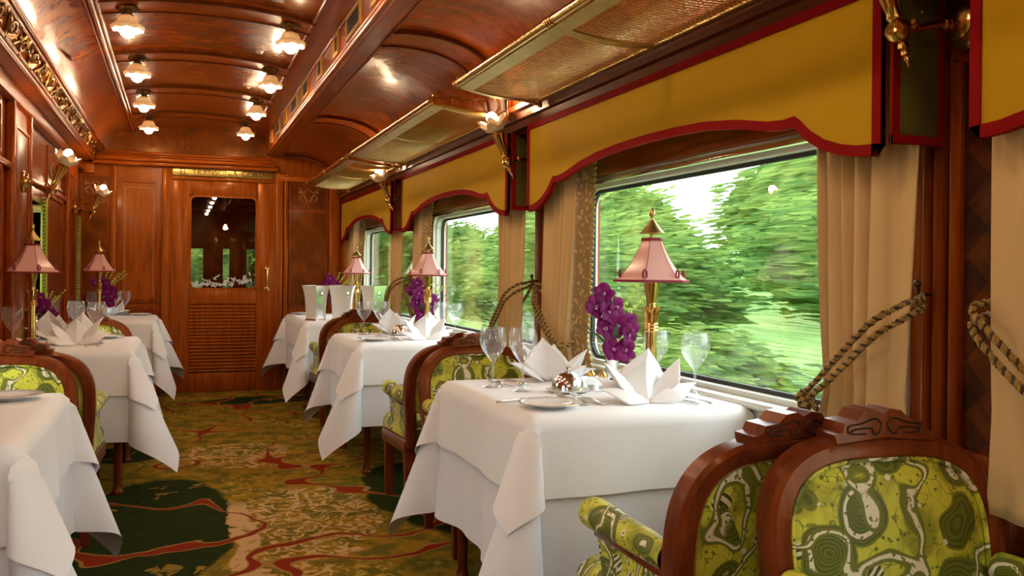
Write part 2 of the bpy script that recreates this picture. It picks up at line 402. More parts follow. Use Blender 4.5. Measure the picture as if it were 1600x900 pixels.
M['bark'] = plain('tree_bark', (.06, .04, .025), .9)
# ------------------------------------------------------------------ the carriage shell
Y0, Y1 = -3.0, 9.1                 # carriage ends
XL, XR = -.86, 1.74                # inner wall faces
GL = 1.80                          # glass plane
WC = [(-2.25), .27, 2.775, 5.30, 7.88]
ZB, ZT = .795, 1.556               # glass bottom / top
struct(MB().box(XL - .12, XR + .12, Y0 - .1, Y1 + .1, -.12, 0), 'floor', M['carpet'], ang=0)
# right wall: dado, head and piers around the window openings
w = MB().box(XR, XR + .1, Y0, Y1, 0, .72).box(XR, XR + .1, Y0, Y1, 1.63, 2.1)
ed = [Y0] + [e for c in WC for e in (c - 1.0, c + 1.0)] + [Y1]
for a, b in zip(ed[::2], ed[1::2]):
    if b - a > .005: w.box(XR, XR + .1, a, b, .72, 1.63)
struct(w, 'wall_right', M['wood'], ang=0)
# pier dressing: burl panel between mouldings, one trim object per pier
GAP = [-.98, 1.53, 4.035, 6.60]
for i, g in enumerate(GAP):
    t = MB()
    for y in (g - .115, g + .075, g + .125): t.rbox(XR - .022, XR, y, y + .036, .74, 1.70, .008)
    t.rbox(XR - .03, XR, g + .165, g + .185, .1, 1.86, .008)
    t.rbox(XR - .022, XR, g - .11, g + .11, 1.68, 1.725, .008).rbox(XR - .022, XR, g - .11, g + .11, .735, .775, .008)
    o = struct(t, 'trim_%d' % (i + 1), M['wood'])
    p = MB().box(XR - .006, XR - .001, g - .085, g + .078, .775, 1.68).build('burl_panel', M['diamond'], o, ang=0)
t = MB()
for a in range(14):                                     # dado panels below the windows
    ya = Y0 + .12 + a * .86
    t.rbox(XR - .018, XR, ya, ya + .05, .12, .70, .006)
t.rbox(XR - .025, XR, Y0, Y1, .68, .715, .008).rbox(XR - .025, XR, Y0, Y1, .02, .12, .008)
struct(t, 'baseboard_right', M['dark'])
# windows
for i, c in enumerate(WC):
    outer = rrect(c - 1.0, c + 1.0, .72, 1.63, .03, 8); inner = rrect(c - .98, c + .98, ZB, ZT, .085, 8)
    f = struct(MB().strip(outer, rrect(c - .99, c + .99, ZB - .02, ZT + .02, .1, 8), 'x', XR - .012, XR + .02)
                   .strip(rrect(c - .99, c + .99, ZB - .02, ZT + .02, .1, 8), inner, 'x', XR + .012, GL + .02), 'window_%d' % (i + 1), M['alu'])
    MB().strip(inner, rrect(c - .965, c + .965, ZB + .014, ZT - .014, .075, 8), 'x', GL - .012, GL + .004).build('gasket', M['rubber'], f)
    MB().box(GL, GL + .006, c - .978, c + .978, ZB + .002, ZT - .002).build('pane', M['pane'], f, ang=0)
    MB().rbox(XR - .035, XR + .03, c - 1.0, c + 1.0, ZB - .045, ZB - .018, .01).build('sill', M['alu'], f)
    MB().rbox(XR - .03, XR, c - .98, c + .98, ZT + .012, ZT + .032, .006).rbox(XR - .02, XR, c - .98, c + .98, ZT + .04, ZT + .05, .004).build('blind_rail', M['silver'], f)
    k = MB()
    for yy in (c - .72, c + .72): k.merge(MB().lathe([(.0, 0), (.011, 0), (.011, .006), (.0, .008)], 14).xf(Matrix.Rotation(-PI / 2, 4, 'Y')).mv(XR - .012, yy, .748))
    k.build('lock', M['black'], f)
    arch = [(c - .93, 1.60), (c + .93, 1.60)] + [(c + .93 * math.cos(PI * q / 20), 1.60 + .115 * math.sin(PI * q / 20)) for q in range(1, 20)]
    MB().prism(arch, 'x', XR - .05, XR - .03).build('arched_headboard', M['wood_y'], f)
    MB().box(XR - .026, XR - .014, c - .99, c + .99, 1.60, 1.88).build('roller_blind', M['olive'], f, ang=0)
# left wall with narrow windows between broad pilasters
LW = [(-1.58, -.6), (.95, 1.75), (3.48, 4.23), (6.02, 6.77), (8.50, 8.92)]
w = MB().box(XL - .1, XL, Y0, Y1, 0, .80).box(XL - .1, XL, Y0, Y1, 1.60, 2.3)
ed = [Y0] + [e for p in LW for e in p] + [Y1]
for a, b in zip(ed[::2], ed[1::2]): w.box(XL - .1, XL, a, b, .80, 1.60)
struct(w, 'wall_left', M['wood'], ang=0)
for i, (a, b) in enumerate(LW):
    f = struct(MB().strip(rrect(a - .03, b + .03, .77, 1.63, .02), rrect(a, b, .80, 1.60, .05), 'x', XL - .06, XL + .015), 'window_%d' % (i + 6), M['brass_s'])
    MB().box(XL - .075, XL - .07, a + .001, b - .001, .802, 1.598).build('pane', M['pane'], f, ang=0)
for i, g in enumerate((.57, 3.12, 5.66, 8.19)):
    t = MB().rbox(XL, XL + .025, g - .30, g + .30, .02, 2.10, .006)
    for y in (g - .31, g + .26): t.rbox(XL, XL + .045, y, y + .05, .02, 2.12, .01)
    o = struct(t, 'trim_%d' % (i + 5), M['wood'])
    MB().rbox(XL + .02, XL + .034, g - .20, g + .20, .95, 1.93, .006).build('raised_panel', M['burl'], o)
    MB().strip(rrect(g - .22, g + .22, .93, 1.95, .004, 1), rrect(g - .205, g + .205, .945, 1.935, .004, 1), 'x', XL + .022, XL + .04).build('panel_moulding', M['wood'], o)
for i, g in enumerate((1.85 + .1, 4.37, 6.95)):
    a, b = g - .08, g + .78
    o = struct(MB().strip(rrect(a, b, .93, 1.70, .004, 1), rrect(a + .03, b - .03, .96, 1.67, .004, 1), 'x', XL, XL + .02), 'trim_%d' % (i + 9), M['wood'])
    MB().box(XL + .001, XL + .008, a + .03, b - .03, .96, 1.67).build('burl_panel', M['burl'], o, ang=0)
    q = MB().strip(rrect(a, b, 1.76, 2.02, .004, 1), rrect(a + .02, b - .02, 1.78, 2.0, .004, 1), 'x', XL, XL + .016)
    q.build('frieze_frame', M['wood'], o)
    r_ = MB()
    for s_ in (-1, 1):
        r_.tube(spline([(XL + .006, (a + b) / 2 + s_ * u, v) for u, v in ((.02, 1.82), (.1, 1.93), (.2, 1.88), (.16, 1.82), (.28, 1.86), (.33, 1.95))]), .007, 5)
    r_.build('marquetry', M['inlay'], o)
struct(MB().rbox(XL, XL + .05, Y0, Y1, 2.06, 2.15, .012).rbox(XL, XL + .03, Y0, Y1, 1.70, 1.735, .008), 'trim_12', M['wood_y'])
struct(MB().rbox(XL, XL + .03, Y0, Y1, .0, .12, .008).rbox(XL, XL + .03, Y0, Y1, .72, .76, .01), 'baseboard_left', M['dark'])
struct(MB().box(XL - .1, XR + .1, Y0 - .1, Y0, 0, 2.6), 'wall_rear', M['wood'], ang=0)

# ceiling
def sheet(pts, y0, y1, th=.02):
    up = [(x, z + th) for x, z in pts]; return MB().strip(up, pts, 'y', y0, y1, closed=False)
def arc(x): u = (x - .135) / .525; return 2.475 + .05 * (1 - u * u)
AX = [-.39 + 1.05 * k / 20 for k in range(21)]
ceil = struct(sheet([(x, arc(x)) for x in AX], Y0, Y1), 'ceiling', M['ceil'])
LAMPY = [8.22 - 1.13 * k for k in range(10)]
for y in LAMPY:
    MB().strip([(x, arc(x) + .004) for x in AX], [(x, arc(x) - .012) for x in AX], 'y', y - .07, y + .13, closed=False).build('cross_rib', M['wood_x'], ceil)
rb = MB()
for y in LAMPY:
    for dy in (-.085, .13): rb.strip([(x, arc(x) - .002) for x in AX], [(x, arc(x) - .019) for x in AX], 'y', y + dy, y + dy + .015, closed=False)
rb.build('rib_bead', M['dark'], ceil)
cove = [(.925, 2.30), (1.0, 2.306), (1.1, 2.302), (1.2, 2.288), (1.3, 2.255), (1.38, 2.205), (1.44, 2.14), (1.485, 2.06), (1.50, 1.96)]
cv = struct(sheet(spline2(cove, 5), Y0, Y1), 'ceiling_cove_right', M['ceil'])
ci = spline2(cove, 5)
def cove_in(d): return [(x - d * (.1 + .9 * max(0, (x - .95) / .55)), z - d * (1 - .9 * max(0, (x - .95) / .55) ** 2)) for x, z in ci]
for y in (-.9, 1.62, 4.10, 6.58, 8.92):
    MB().strip(cove_in(-.004), cove_in(.014), 'y', y, y + .24, closed=False).build('cove_rib', M['wood_x'], cv)
    b_ = MB()
    for q in (y - .02, y + .24): b_.strip(cove_in(-.002), cove_in(.024), 'y', q, q + .02, closed=False)
    b_.build('rib_bead', M['dark'], cv)
sl = [(-.43, 2.475), (-.50, 2.447), (-.57, 2.40), (-.62, 2.35), (-.66, 2.285)]
struct(sheet(spline2(sl, 5), Y0, Y1), 'ceiling_cove_left', M['ceil'])
struct(sheet([(-.725, 2.18), (-.80, 2.165), (-.87, 2.14)], Y0, Y1), 'ceiling_soffit_left', M['wood_x'])
struct(sheet([(.66, 2.477), (.80, 2.472)], Y0, Y1).box(.795, .815, Y0, Y1, 2.31, 2.48), 'ceiling_fascia', M['wood_y'])
struct(sheet([(.815, 2.298), (.93, 2.298)], Y0, Y1), 'ceiling_soffit_right', M['wood_y'])
t = MB()
for x, z, r in ((.798, 2.328, .008), (.806, 2.312, .012), (.828, 2.303, .010), (.790, 2.466, .006)): t.merge(MB().lathe([(r, Y0), (r, Y1)], 10).xf(Matrix.Rotation(-PI / 2, 4, 'X')).mv(x, 0, z))
t.rbox(.797, .84, Y0, Y1, 2.301, 2.332, .006)
struct(t, 'trim_13', M['wood_y'])
t = MB()
for x, z, r in ((-.385, 2.468, .012), (-.41, 2.462, .016), (-.437, 2.468, .010), (.648, 2.472, .008), (.93, 2.296, .006)): t.merge(MB().lathe([(r, Y0), (r, Y1)], 10).xf(Matrix.Rotation(-PI / 2, 4, 'X')).mv(x, 0, z))
struct(t, 'trim_14', M['wood_y'])
t = MB()
for x, z, r in ((-.655, 2.288, .013), (-.672, 2.268, .009), (-.722, 2.188, .009), (-.738, 2.170, .014)): t.merge(MB().lathe([(r, Y0), (r, Y1)], 10).xf(Matrix.Rotation(-PI / 2, 4, 'X')).mv(x, 0, z))
t.strip([(-.665, 2.29), (-.735, 2.175)], [(-.675, 2.295), (-.745, 2.18)], 'y', Y0, Y1, closed=False)
fz = struct(t, 'trim_15', M['wood_y'])
# carved scroll frieze: relief on the slanted band
cs = MB()
A_, B_ = Vector((-.733, 0, 2.176)), Vector((-.663, 0, 2.287))
def fr(s, tt, h=.004):
    p = A_.lerp(B_, tt); return (p.x + h * .85, s, p.z - h * .53)
y = 2.6
while y < 9.0:
    up = 1 if int(y / .31) % 2 else -1
    sp = [fr(y + .10 * (1 - q / 22) * math.cos(q * .55) , .5 + up * .36 * (1 - q / 22) * math.sin(q * .55), .006) for q in range(22)]
    cs.tube(sp, [.009 - .0003 * q for q in range(22)], 5)
    cs.tube(spline([fr(y - .17, .5 - up * .3), fr(y - .1, .5), fr(y - .05, .5 + up * .3), fr(y + .1, .5 + up * .05)]), .008, 5)
    for q in range(4):
        a = q * 1.5 + y; cs.sphere(fr(y + .12 * math.cos(a), .5 + .33 * math.sin(a), .006), .016, 7, 5, .5, 1.2, 1)
    y += .31
cs.build('carved_scrolls', M['gilt'], fz)
struct(MB().box(XL - .12, XR + .12, Y0 - .1, Y1 + .1, 2.58, 2.64).box(XL - .12, XL - .1, Y0, Y1, 2.1, 2.6).box(XR + .1, XR + .12, Y0, Y1, 2.0, 2.6), 'roof', M['dark'], ang=0)
# right cornice below the racks
prof = [(1.76, 1.855), (1.575, 1.855), (1.57, 1.868), (1.535, 1.872), (1.525, 1.90), (1.505, 1.905), (1.50, 1.935), (1.478, 1.942), (1.47, 1.962), (1.50, 1.975), (1.52, 2.05), (1.76, 2.06)]
struct(MB().prism(prof, 'y', Y0, Y1), 'trim_16', M['dark'], ang=25)
# ventilation grilles on the fascia
for k, (y, L) in enumerate(((3.3, .36), (3.85, .15), (4.38, .36), (4.89, .14), (5.50, .16), (6.14, .30), (6.78, .36), (7.35, .16), (7.95, .30), (8.5, .16))):
    g = empty('ventilation_grille', (.795, y, 2.402), 0, '%s framed grille on the right ceiling fascia, number %s from the end door' % ('long' if L > .2 else 'short', ('ten', 'nine', 'eight', 'seven', 'six', 'five', 'four', 'three', 'two', 'one')[k]), 'vent', 'grilles along the ceiling fascia')
    MB().strip(rrect(-L / 2 - .006, L / 2 + .006, -.062, .062, .004, 1), rrect(-L / 2 + .014, L / 2 - .014, -.043, .043, .003, 1), 'x', -.012, 0).build('grille_frame', M['frame_gold'], g)
    s_ = MB().box(-.003, 0, -L / 2 + .012, L / 2 - .012, -.043, .043)
    for q in range(int(L / .012) - 2): s_.box(-.006, -.003, -L / 2 + .018 + q * .012, -.0 - L / 2 + .022 + q * .012, -.042, .042)
    s_.build('grille_bars', M['grille'], g, ang=0)

# end wall
we = struct(MB().box(XL - .1, .10, Y1, Y1 + .1, 0, 2.6).box(.71, XR + .1, Y1, Y1 + .1, 0, 2.6).box(.10, .71, Y1, Y1 + .1, 0, .99).box(.10, .71, Y1, Y1 + .1, 1.88, 2.6), 'wall_end', M['door'], ang=0)
YE = Y1
def panel(x0, x1, z0, z1, mat, fw=.03, name='raised_panel'):
    MB().strip(rrect(x0, x1, z0, z1, .004, 1), rrect(x0 + fw, x1 - fw, z0 + fw, z1 - fw, .004, 1), 'y', YE - .022, YE).build('panel_moulding', M['wood'], we)
    MB().box(x0 + fw, x1 - fw, YE - .008, YE - .001, z0 + fw, z1 - fw).build(name, mat, we, ang=0)
panel(-.85, -.60, .80, 1.80, M['burl'], .02); panel(-.85, -.60, 1.81, 2.04, M['burl'], .012)
panel(-.53, -.17, .86, 2.02, M['door'], .035); panel(-.53, -.17, .16, .82, M['door'], .035)
panel(1.02, 1.40, .80, 1.76, M['burl'], .02); panel(1.02, 1.40, 1.79, 2.04, M['burl'], .012); panel(1.02, 1.40, .14, .76, M['door'], .03)
iq = MB()
for x0, x1 in ((-.84, -.61), (1.03, 1.39)):
    xc = (x0 + x1) / 2
    for s_ in (-1, 1):
        iq.tube(spline([(xc + s_ * u, YE - .009, v) for u, v in ((.015, 1.86), (.05, 1.93), (.085, 1.90), (.06, 1.87))]), .007, 5)
        iq.tube(spline([(xc + s_ * u, YE - .009, v) for u, v in ((.01, 1.98), (.05, 1.95), (.09, 1.99))]), .006, 5)
        iq.sphere((xc + s_ * .08, YE - .009, 1.955), .016, 8, 5, 1.3, .3, .7)
for x in (-.475, -.225): iq.box(x - .003, x + .003, YE - .011, YE - .006, .93, 1.94)
iq.box(-.475, -.225, YE - .011, YE - .006, 1.935, 1.941)
iq.tube(spline([(-.30, YE - .009, 1.94), (-.27, YE - .009, 1.90), (-.24, YE - .009, 1.87), (-.225, YE - .009, 1.82)]), .004, 5)
iq.build('marquetry', M['inlay'], we)
pt = MB()
for a, b in ((-.60, -.545), (-.155, -.075), (.885, .96), (.97, 1.01), (1.41, 1.52)): pt.rbox(a, b, YE - .045, YE, 0, 2.14, .01)
pt.rbox(XL, -.07, YE - .03, YE, 0, .12, .008).rbox(.89, XR, YE - .03, YE, 0, .12, .008)
pt.build('pilasters', M['door'], we)
t = MB().rbox(-.75, .90, YE - .10, YE, 2.14, 2.175, .008).rbox(-.75, .88, YE - .14, YE, 2.175, 2.215, .012).rbox(-.74, .86, YE - .08, YE, 2.215, 2.245, .01).rbox(-.70, .83, YE - .04, YE, 2.245, 2.275, .008)
struct(t, 'trim_17', M['wood_x'])
struct(MB().rbox(XL, -.73, YE - .05, YE, 2.05, 2.16, .01).rbox(.9, 1.52, YE - .05, YE, 2.05, 2.12, .01), 'trim_18', M['wood_x'])
l_ = struct(MB().box(-.68, .80, YE - .012, YE, 2.27, 2.56), 'trim_19', M['burl'], ang=0)
iq = MB()
for xc in (-.25, .07, .4):
    for k in range(8):
        a = PI / 4 * k; iq.sphere((xc + .045 * math.cos(a), YE - .013, 2.37 + .035 * math.sin(a)), .014, 7, 5, 1, .15, 1)
iq.build('marquetry', M['wood'], l_)
# door
D = empty('door_1', (.405, YE, 0)); D['kind'] = 'structure'
d0, d1 = -.47, .47
MB().rbox(d0, d0 + .16, -.035, 0, .0, 2.025, .006).rbox(d1 - .16, d1, -.035, 0, 0, 2.025, .006).build('stile', M['door'], D)
MB().rbox(d0 + .16, d1 - .16, -.033, 0, 1.885, 2.025, .006).rbox(d0 + .16, d1 - .16, -.033, 0, .845, .985, .006).rbox(d0 + .16, d1 - .16, -.033, 0, 0, .185, .006).build('rail', M['door'], D)
gz = MB().prism(rrect(-.30, .30, .995, 1.875, .05), 'y', -.020, -.012).build('window_pane', M['dpane'], D, ang=0)
MB().strip(rrect(-.312, .312, .983, 1.887, .05), rrect(-.295, .295, 1.0, 1.87, .045), 'y', -.036, -.01).build('window_bead', M['door'], D)
et = MB()
for k in range(70):
    x = rnd.uniform(-.28, .28); z = 1.02 + abs(rnd.gauss(0, .035)) + (.03 if x > .1 else 0); a = rnd.uniform(0, PI)
    b_ = MB().sphere((0, 0, 0), .02, 6, 4, 1.1, .06, .35).xf(Matrix.Rotation(a, 4, 'Y')).mv(x, -.0245, z); et.merge(b_)
et.build('etched_leaves', M['etch'], gz)
sv = MB()
for k in range(20):
    z = .20 + k * .0322
    sv.add([(x, y_, z_) for x in (-.31, .31) for y_, z_ in ((-.008, z + .030), (-.034, z), (-.028, z - .004), (-.002, z + .026))], [(0, 1, 5, 4), (1, 2, 6, 5), (2, 3, 7, 6), (3, 0, 4, 7), (0, 3, 2, 1), (4, 5, 6, 7)])
sv.build('louver_slats', M['door'], D, ang=0)
MB().box(-.31, .31, -.002, 0, .18, .85).build('louver_backing', M['dark'], D, ang=0)
hd = MB().tube(spline([(.405, -.035, 1.19), (.405, -.075, 1.18), (.405, -.075, 1.0), (.405, -.035, .99)], 8), .011, 8)
for z in (1.19, .99): hd.merge(MB().lathe([(.0, .0), (.022, .0), (.022, .008), (.0, .012)], 14).xf(Matrix.Rotation(PI / 2, 4, 'X')).mv(.405, -.035, z))
hd.build('handle', M['brass'], D)
struct(MB().rbox(-.075, -.062, YE - .04, YE, 0, 2.14, .004).rbox(.872, .885, YE - .04, YE, 0, 2.14, .004).rbox(-.07, .88, YE - .04, YE, 2.028, 2.062, .006), 'trim_20', M['door'])
sg = empty('door_sign', (.4, YE - .04, 2.102), 0, 'brass sign plate with dark capital lettering above the end door', 'sign')
MB().rbox(-.462, .462, -.004, .02, -.036, .036, .003).build('plate', M['signplate'], sg)
xq = -.395
for ch_ in 'EL TRANSONIA CORD':
    if ch_ == ' ': xq += .036; continue
    fc = bpy.data.curves.new('letter', 'FONT'); fc.body = ch_; fc.size = .074; fc.align_y = 'CENTER'; fc.extrude = .0008
    tmp = bpy.data.objects.new('tmp', fc); C.objects.link(tmp); bpy.context.view_layer.update()
    lm_ = bpy.data.meshes.new_from_object(tmp); bpy.data.objects.remove(tmp); lm_.materials.clear(); lm_.materials.append(M['ink'])
    x0_ = min(v.co.x for v in lm_.vertices); x1_ = max(v.co.x for v in lm_.vertices)
    for v in lm_.vertices: v.co.x -= x0_
    fo = bpy.data.objects.new('letter', lm_); C.objects.link(fo); fo.parent = sg; fo.location = (xq, -.0052, 0); fo.rotation_euler = (PI / 2, 0, 0)
    xq += (x1_ - x0_) + .0062
# bronze relief on the left cove
vs_ = [(-.9, .13), (.33, .52), (.66, .82), (.97, 1.8)]
v = MB().box(-.9, 1.8, 12.5, 12.58, 0, .93).box(-.9, 1.8, 12.5, 12.58, 1.45, 2.4)
for a, b in vs_: v.box(a, b, 12.5, 12.58, .93, 1.45)
v.box(-.98, -.9, 9.2, 12.58, 0, 2.4).box(1.8, 1.88, 9.2, 12.58, 0, 2.4).box(-.98, 1.88, 9.2, 12.58, 2.4, 2.45).box(-.98, 1.88, 9.2, 12.58, -.1, 0)
vw = struct(v, 'wall_vestibule', M['dark'], ang=0)
MB().rbox(.3, .55, 12.44, 12.5, 0, 2.1, .01).rbox(.63, .85, 12.44, 12.5, 0, 2.1, .01).rbox(-.9, 1.8, 12.42, 12.5, 1.96, 2.06, .01).build('vestibule_panels', M['burl'], vw)
for k_, (x_, y_, z_) in enumerate(((.02, 10.0, 1.62), (.10, 11.3, 1.60), (.86, 10.6, 1.66), (1.02, 11.8, 1.62), (.55, 11.9, 1.72))):
    q_ = empty('passage_lamp', (x_, y_, z_), 0, 'small glowing lamp seen through the door glass, %s' % ('far left', 'left', 'right', 'far right', 'middle')[k_], 'lamp', 'lamps beyond the door')
    MB().lathe([(.0, .03), (.012, .03), (.028, -.01), (.034, -.03)], 14).build('lamp_shade', M['opal'], q_)
    MB().sphere((0, 0, -.02), .018, 10, 8).build('bulb', M['bulb2'], q_)
    MB().tube([(0, 0, .02), (0, 0, 2.4 - z_)], .005, 6).build('stem', M['brass'], q_)
og = MB()
for k in range(6): og.sphere((0, (k - 2.5) * .022, .0), .016, 8, 6, .35, 1, .8).sphere((.0, (k - 2.5) * .022, (.014 if k % 2 else -.014)), .010, 7, 5, .4, 1, 1)
oo = og.xf(Matrix.Rotation(-.75, 4, 'Y')).build('ceiling_ornament', M['bronze'], None, (-.592, 5.62, 2.372))
tag(oo, 'small bronze scroll relief on the glossy left ceiling cove', 'ornament')
# ------------------------------------------------------------------ ceiling lamps
def make_lamp():
    r = empty('ceiling_lamp', (0, 0, 0))
    m = MB().lathe([(0, 0), (.052, 0), (.055, -.006), (.050, -.012), (.036, -.016), (.024, -.024), (.020, -.034), (.028, -.040), (.028, -.050), (.0, -.052)], 20)
    for k in range(8):
        a = k * PI / 4; m.sphere((.046 * math.cos(a), .046 * math.sin(a), -.012), .011, 8, 5)
    m.build('mount', M['bronze'], r)
    prof = [(.024, -.046), (.038, -.054), (.046, -.066), (.048, -.078), (.058, -.088), (.070, -.094), (.079, -.100), (.075, -.108), (.072, -.114)]
    def rf(a, rr, z):
        if z < -.085: k = (z + .085) / -.037; return rr * (1 + .06 * k * math.sin(8 * a)), z - .010 * k * abs(math.sin(4 * a))
        return rr, z
    MB().lathe(prof, 48, rf).build('glass_shade', M['opal'], r, solid=.003)
    MB().sphere((0, 0, -.124), .034, 16, 10).build('bulb', M['bulb'], r)
    return r
CL = make_lamp(); first = True
ordn = ('nearest', 'second', 'third', 'fourth', 'fifth', 'sixth', 'seventh', 'eighth')
n = {-1: 0, 1: 0}
for k, y in enumerate(LAMPY):
    for sx in (-1, 1):
        x = -.25 if sx < 0 else .545
        z = arc(x) - .012; n[sx] += 1
        lb = 'lit scalloped glass ceiling lamp, %s from the end door in the %s row' % (('first', 'second', 'third', 'fourth', 'fifth', 'sixth', 'seventh', 'eighth', 'ninth', 'tenth')[k], 'left' if sx < 0 else 'right')
        if first: CL.location = (x, y + .03, z); tag(CL, lb, 'ceiling lamp', 'lamps in two rows on the ceiling'); first = False
        else: dup(CL, (x, y + .03, z), 0, lb)
# ------------------------------------------------------------------ wall sconces (local: wall at x=0, torch towards -x)
def make_sconce(name, reach, label):
    r = tag(empty(name, (0, 0, 0)), label, 'wall lamp', 'torch sconces between the windows')
    MB().lathe([(0, 0), (.062, 0), (.064, .01), (.056, .016), (.044, .018), (.042, .03), (.030, .036), (.0, .038)], 24).xf(Matrix.Rotation(-PI / 2, 4, 'Y')).build('wall_plate', M['brass'], r)
    bx = -reach
    a = MB().tube(spline([(-.03, 0, 0), (-reach * .45, 0, -.012), (bx + .02, 0, -.035)]), .0085, 8)
    for q in (.25, .32, .78): a.merge(MB().lathe([(.0, -.008), (.014, -.004), (.014, .004), (.0, .008)], 12).xf(Matrix.Rotation(PI / 2, 4, 'Y')).mv(-reach * q, 0, -.004 - .02 * q))
    a.build('arm', M['brass'], r)
    tilt = Matrix.Rotation(-.38, 4, 'Y')
    def rf(an, rr, z): return (rr * (1 + .10 * math.cos(10 * an)) if .03 < z < .15 else rr), z
    st = MB().lathe([(.0, -.090), (.004, -.086), (.004, -.075), (.008, -.07), (.006, -.062), (.011, -.056), (.008, -.048), (.014, -.040), (.010, -.030), (.026, -.018), (.031, 0), (.024, .014), (.014, .020), (.018, .028), (.015, .036), (.017, .06), (.022, .10), (.027, .125), (.030, .135), (.022, .142), (.026, .150), (.0, .151)], 30, rf).xf(tilt).mv(bx, 0, -.035)
    st.build('torch_stem', M['brass'], r)
    def pf(an, rr, z):
        k = max(0, (z - .15) / .07); return rr * (1 + .13 * k * math.cos(6 * an)), z + .018 * k * math.cos(6 * an) - (.0 if k < .8 else .006)
    MB().lathe([(.022, .150), (.036, .156), (.046, .172), (.050, .19), (.060, .204), (.068, .212)], 48, pf).lathe([(.024, .152), (.040, .160), (.052, .178), (.064, .186)], 48, lambda an, rr, z: (rr * (1 + .12 * math.sin(5 * an)), z + .012 * math.sin(5 * an) * (z > .17))).xf(tilt).mv(bx, 0, -.035).build('petal_shade', M['opal'], r, solid=.003)
    MB().sphere((0, 0, .212), .027, 14, 10, 1, 1, 1.25).xf(tilt).mv(bx, 0, -.035).build('bulb', M['bulb2'], r)
    return r
SR = make_sconce('wall_sconce', .265, 'brass torch sconce with pale petal glass, between nearest and middle right windows')
SR.location = (XR - .005, 4.03, 1.745)
dup(SR, (XR - .005, 6.60, 1.745), 0, 'brass torch sconce between the middle and farthest right windows')
s0 = make_sconce('wall_sconce', .20, 'brass torch sconce at top right, cut off by the picture edge'); s0.location = (XR - .03, 1.585, 1.768)
SLf = make_sconce('wall_sconce', .15, 'brass tulip sconce on the left wall, nearer of the two')
SLf.location = (XL + .035, 5.66, 1.66); SLf.rotation_euler = (0, 0, PI)
dup(SLf, (XL + .035, 8.19, 1.68), PI, 'brass tulip sconce on the left wall nearest the end door')
dup(SLf, (XL + .035, 3.12, 1.66), PI, 'brass tulip sconce on the left wall beyond the left picture edge')
# ------------------------------------------------------------------ luggage racks
def make_rack(L, label):
    r = tag(empty('luggage_rack', (0, 0, 0)), label, 'luggage rack', 'luggage racks above the windows')
    xo, zo, xi, zi = 1.10, 1.965, 1.475, 1.935
    def P(u, v, h=0): return (xo + (xi - xo) * u, v, zo + (zi - zo) * u + .018 * math.sin(PI * u) * -1 + h)
    t = MB().tube([(xo, -L / 2, zo + .012), (xo, L / 2, zo + .012)], .017, 12)
    for e in (-L / 2, L / 2, -.02, .0, .02): t.merge(MB().lathe([(.0, -.006), (.020, -.005), (.020, .005), (.0, .006)], 12).xf(Matrix.Rotation(PI / 2, 4, 'X')).mv(xo, e * .998, zo + .012))
    t.build('front_rail', M['brass'], r)
    f = MB()
    def slab(u0, u1, v0, v1, n=8):
        vs = []; 
        for k in range(n + 1):
            u = u0 + (u1 - u0) * k / n
            for v, h in ((v0, -.005), (v1, -.005), (v1, .005), (v0, .005)): vs.append(P(u, v, h))
        fs = [(a * 4 + i, a * 4 + (i + 1) % 4, a * 4 + 4 + (i + 1) % 4, a * 4 + 4 + i) for a in range(n) for i in range(4)] + [(3, 2, 1, 0), (n * 4, n * 4 + 1, n * 4 + 2, n * 4 + 3)]
        f.add(vs, fs)
    slab(.02, .16, -L / 2, L / 2); slab(.96, 1.0, -L / 2, L / 2)
    for a, b in ((-L / 2, -L / 2 + .035), (-.025, .025), (L / 2 - .035, L / 2)): slab(.1, 1, a, b)
    f.build('rack_frame', M['brass_s'], r)
    for a, b in ((-L / 2 + .03, -.02), (.02, L / 2 - .03)):
        m = MB(); nn = int((b - a) / .021)
        for k in range(nn + 1):
            v = a + (b - a) * k / nn; m.tube([P(.14 + .83 * q / 6, v) for q in range(7)], .0017, 4, False)
        for k in range(19):
            u = .15 + .81 * k / 18; m.tube([P(u, a, .003), P(u, b, .003)], .0015, 4, False)
        m.build('wire_mesh', M['mesh'], r, ang=0)
    for e in (-L / 2 - .004, L / 2 + .004):
        k = MB()
        top = [(xo, zo + .03), (xo + .08, zo + .035), (xo + .17, zo + .028), (xo + .25, zo + .045), (xo + .33, zo + .06), (xo + .385, zo + .07)]
        bot = [(xo, zo - .004), (xo + .09, zo - .008), (xo + .19, zo - .022), (xo + .27, zo - .03), (xo + .34, zo - .04), (xo + .385, zo - .05)]
        k.tube([(x, e, z) for x, z in spline2(top)], .008, 6).tube([(x, e, z) for x, z in spline2(bot)], .008, 6)
        for q in (.1, .19): k.tube([(xo + q, e, zo - .015), (xo + q + .005, e, zo + .035)], .009, 6)
        k.tube([(xo + .29 + .042 * math.cos(a), e, zo + .008 + .042 * math.sin(a)) for a in [PI * q / 10 for q in range(21)]], .008, 6, False)
        k.rbox(xo + .37, xo + .39, e - .008, e + .008, zo - .06, zo + .075, .003)
        k.build('bracket', M['brass'], r)
    return r
rk = make_rack(2.05, 'brass wire luggage rack above the nearest right window'); rk.location = (0, 2.62, 0)
dup(rk, (0, 5.07, 0), 0, 'brass wire luggage rack above the middle right window')
dup(rk, (0, 7.30, 0), 0, 'brass wire luggage rack above the farthest right window')
dup(rk, (0, .3, 0), 0, 'brass wire luggage rack right of the camera, beyond the picture edge')
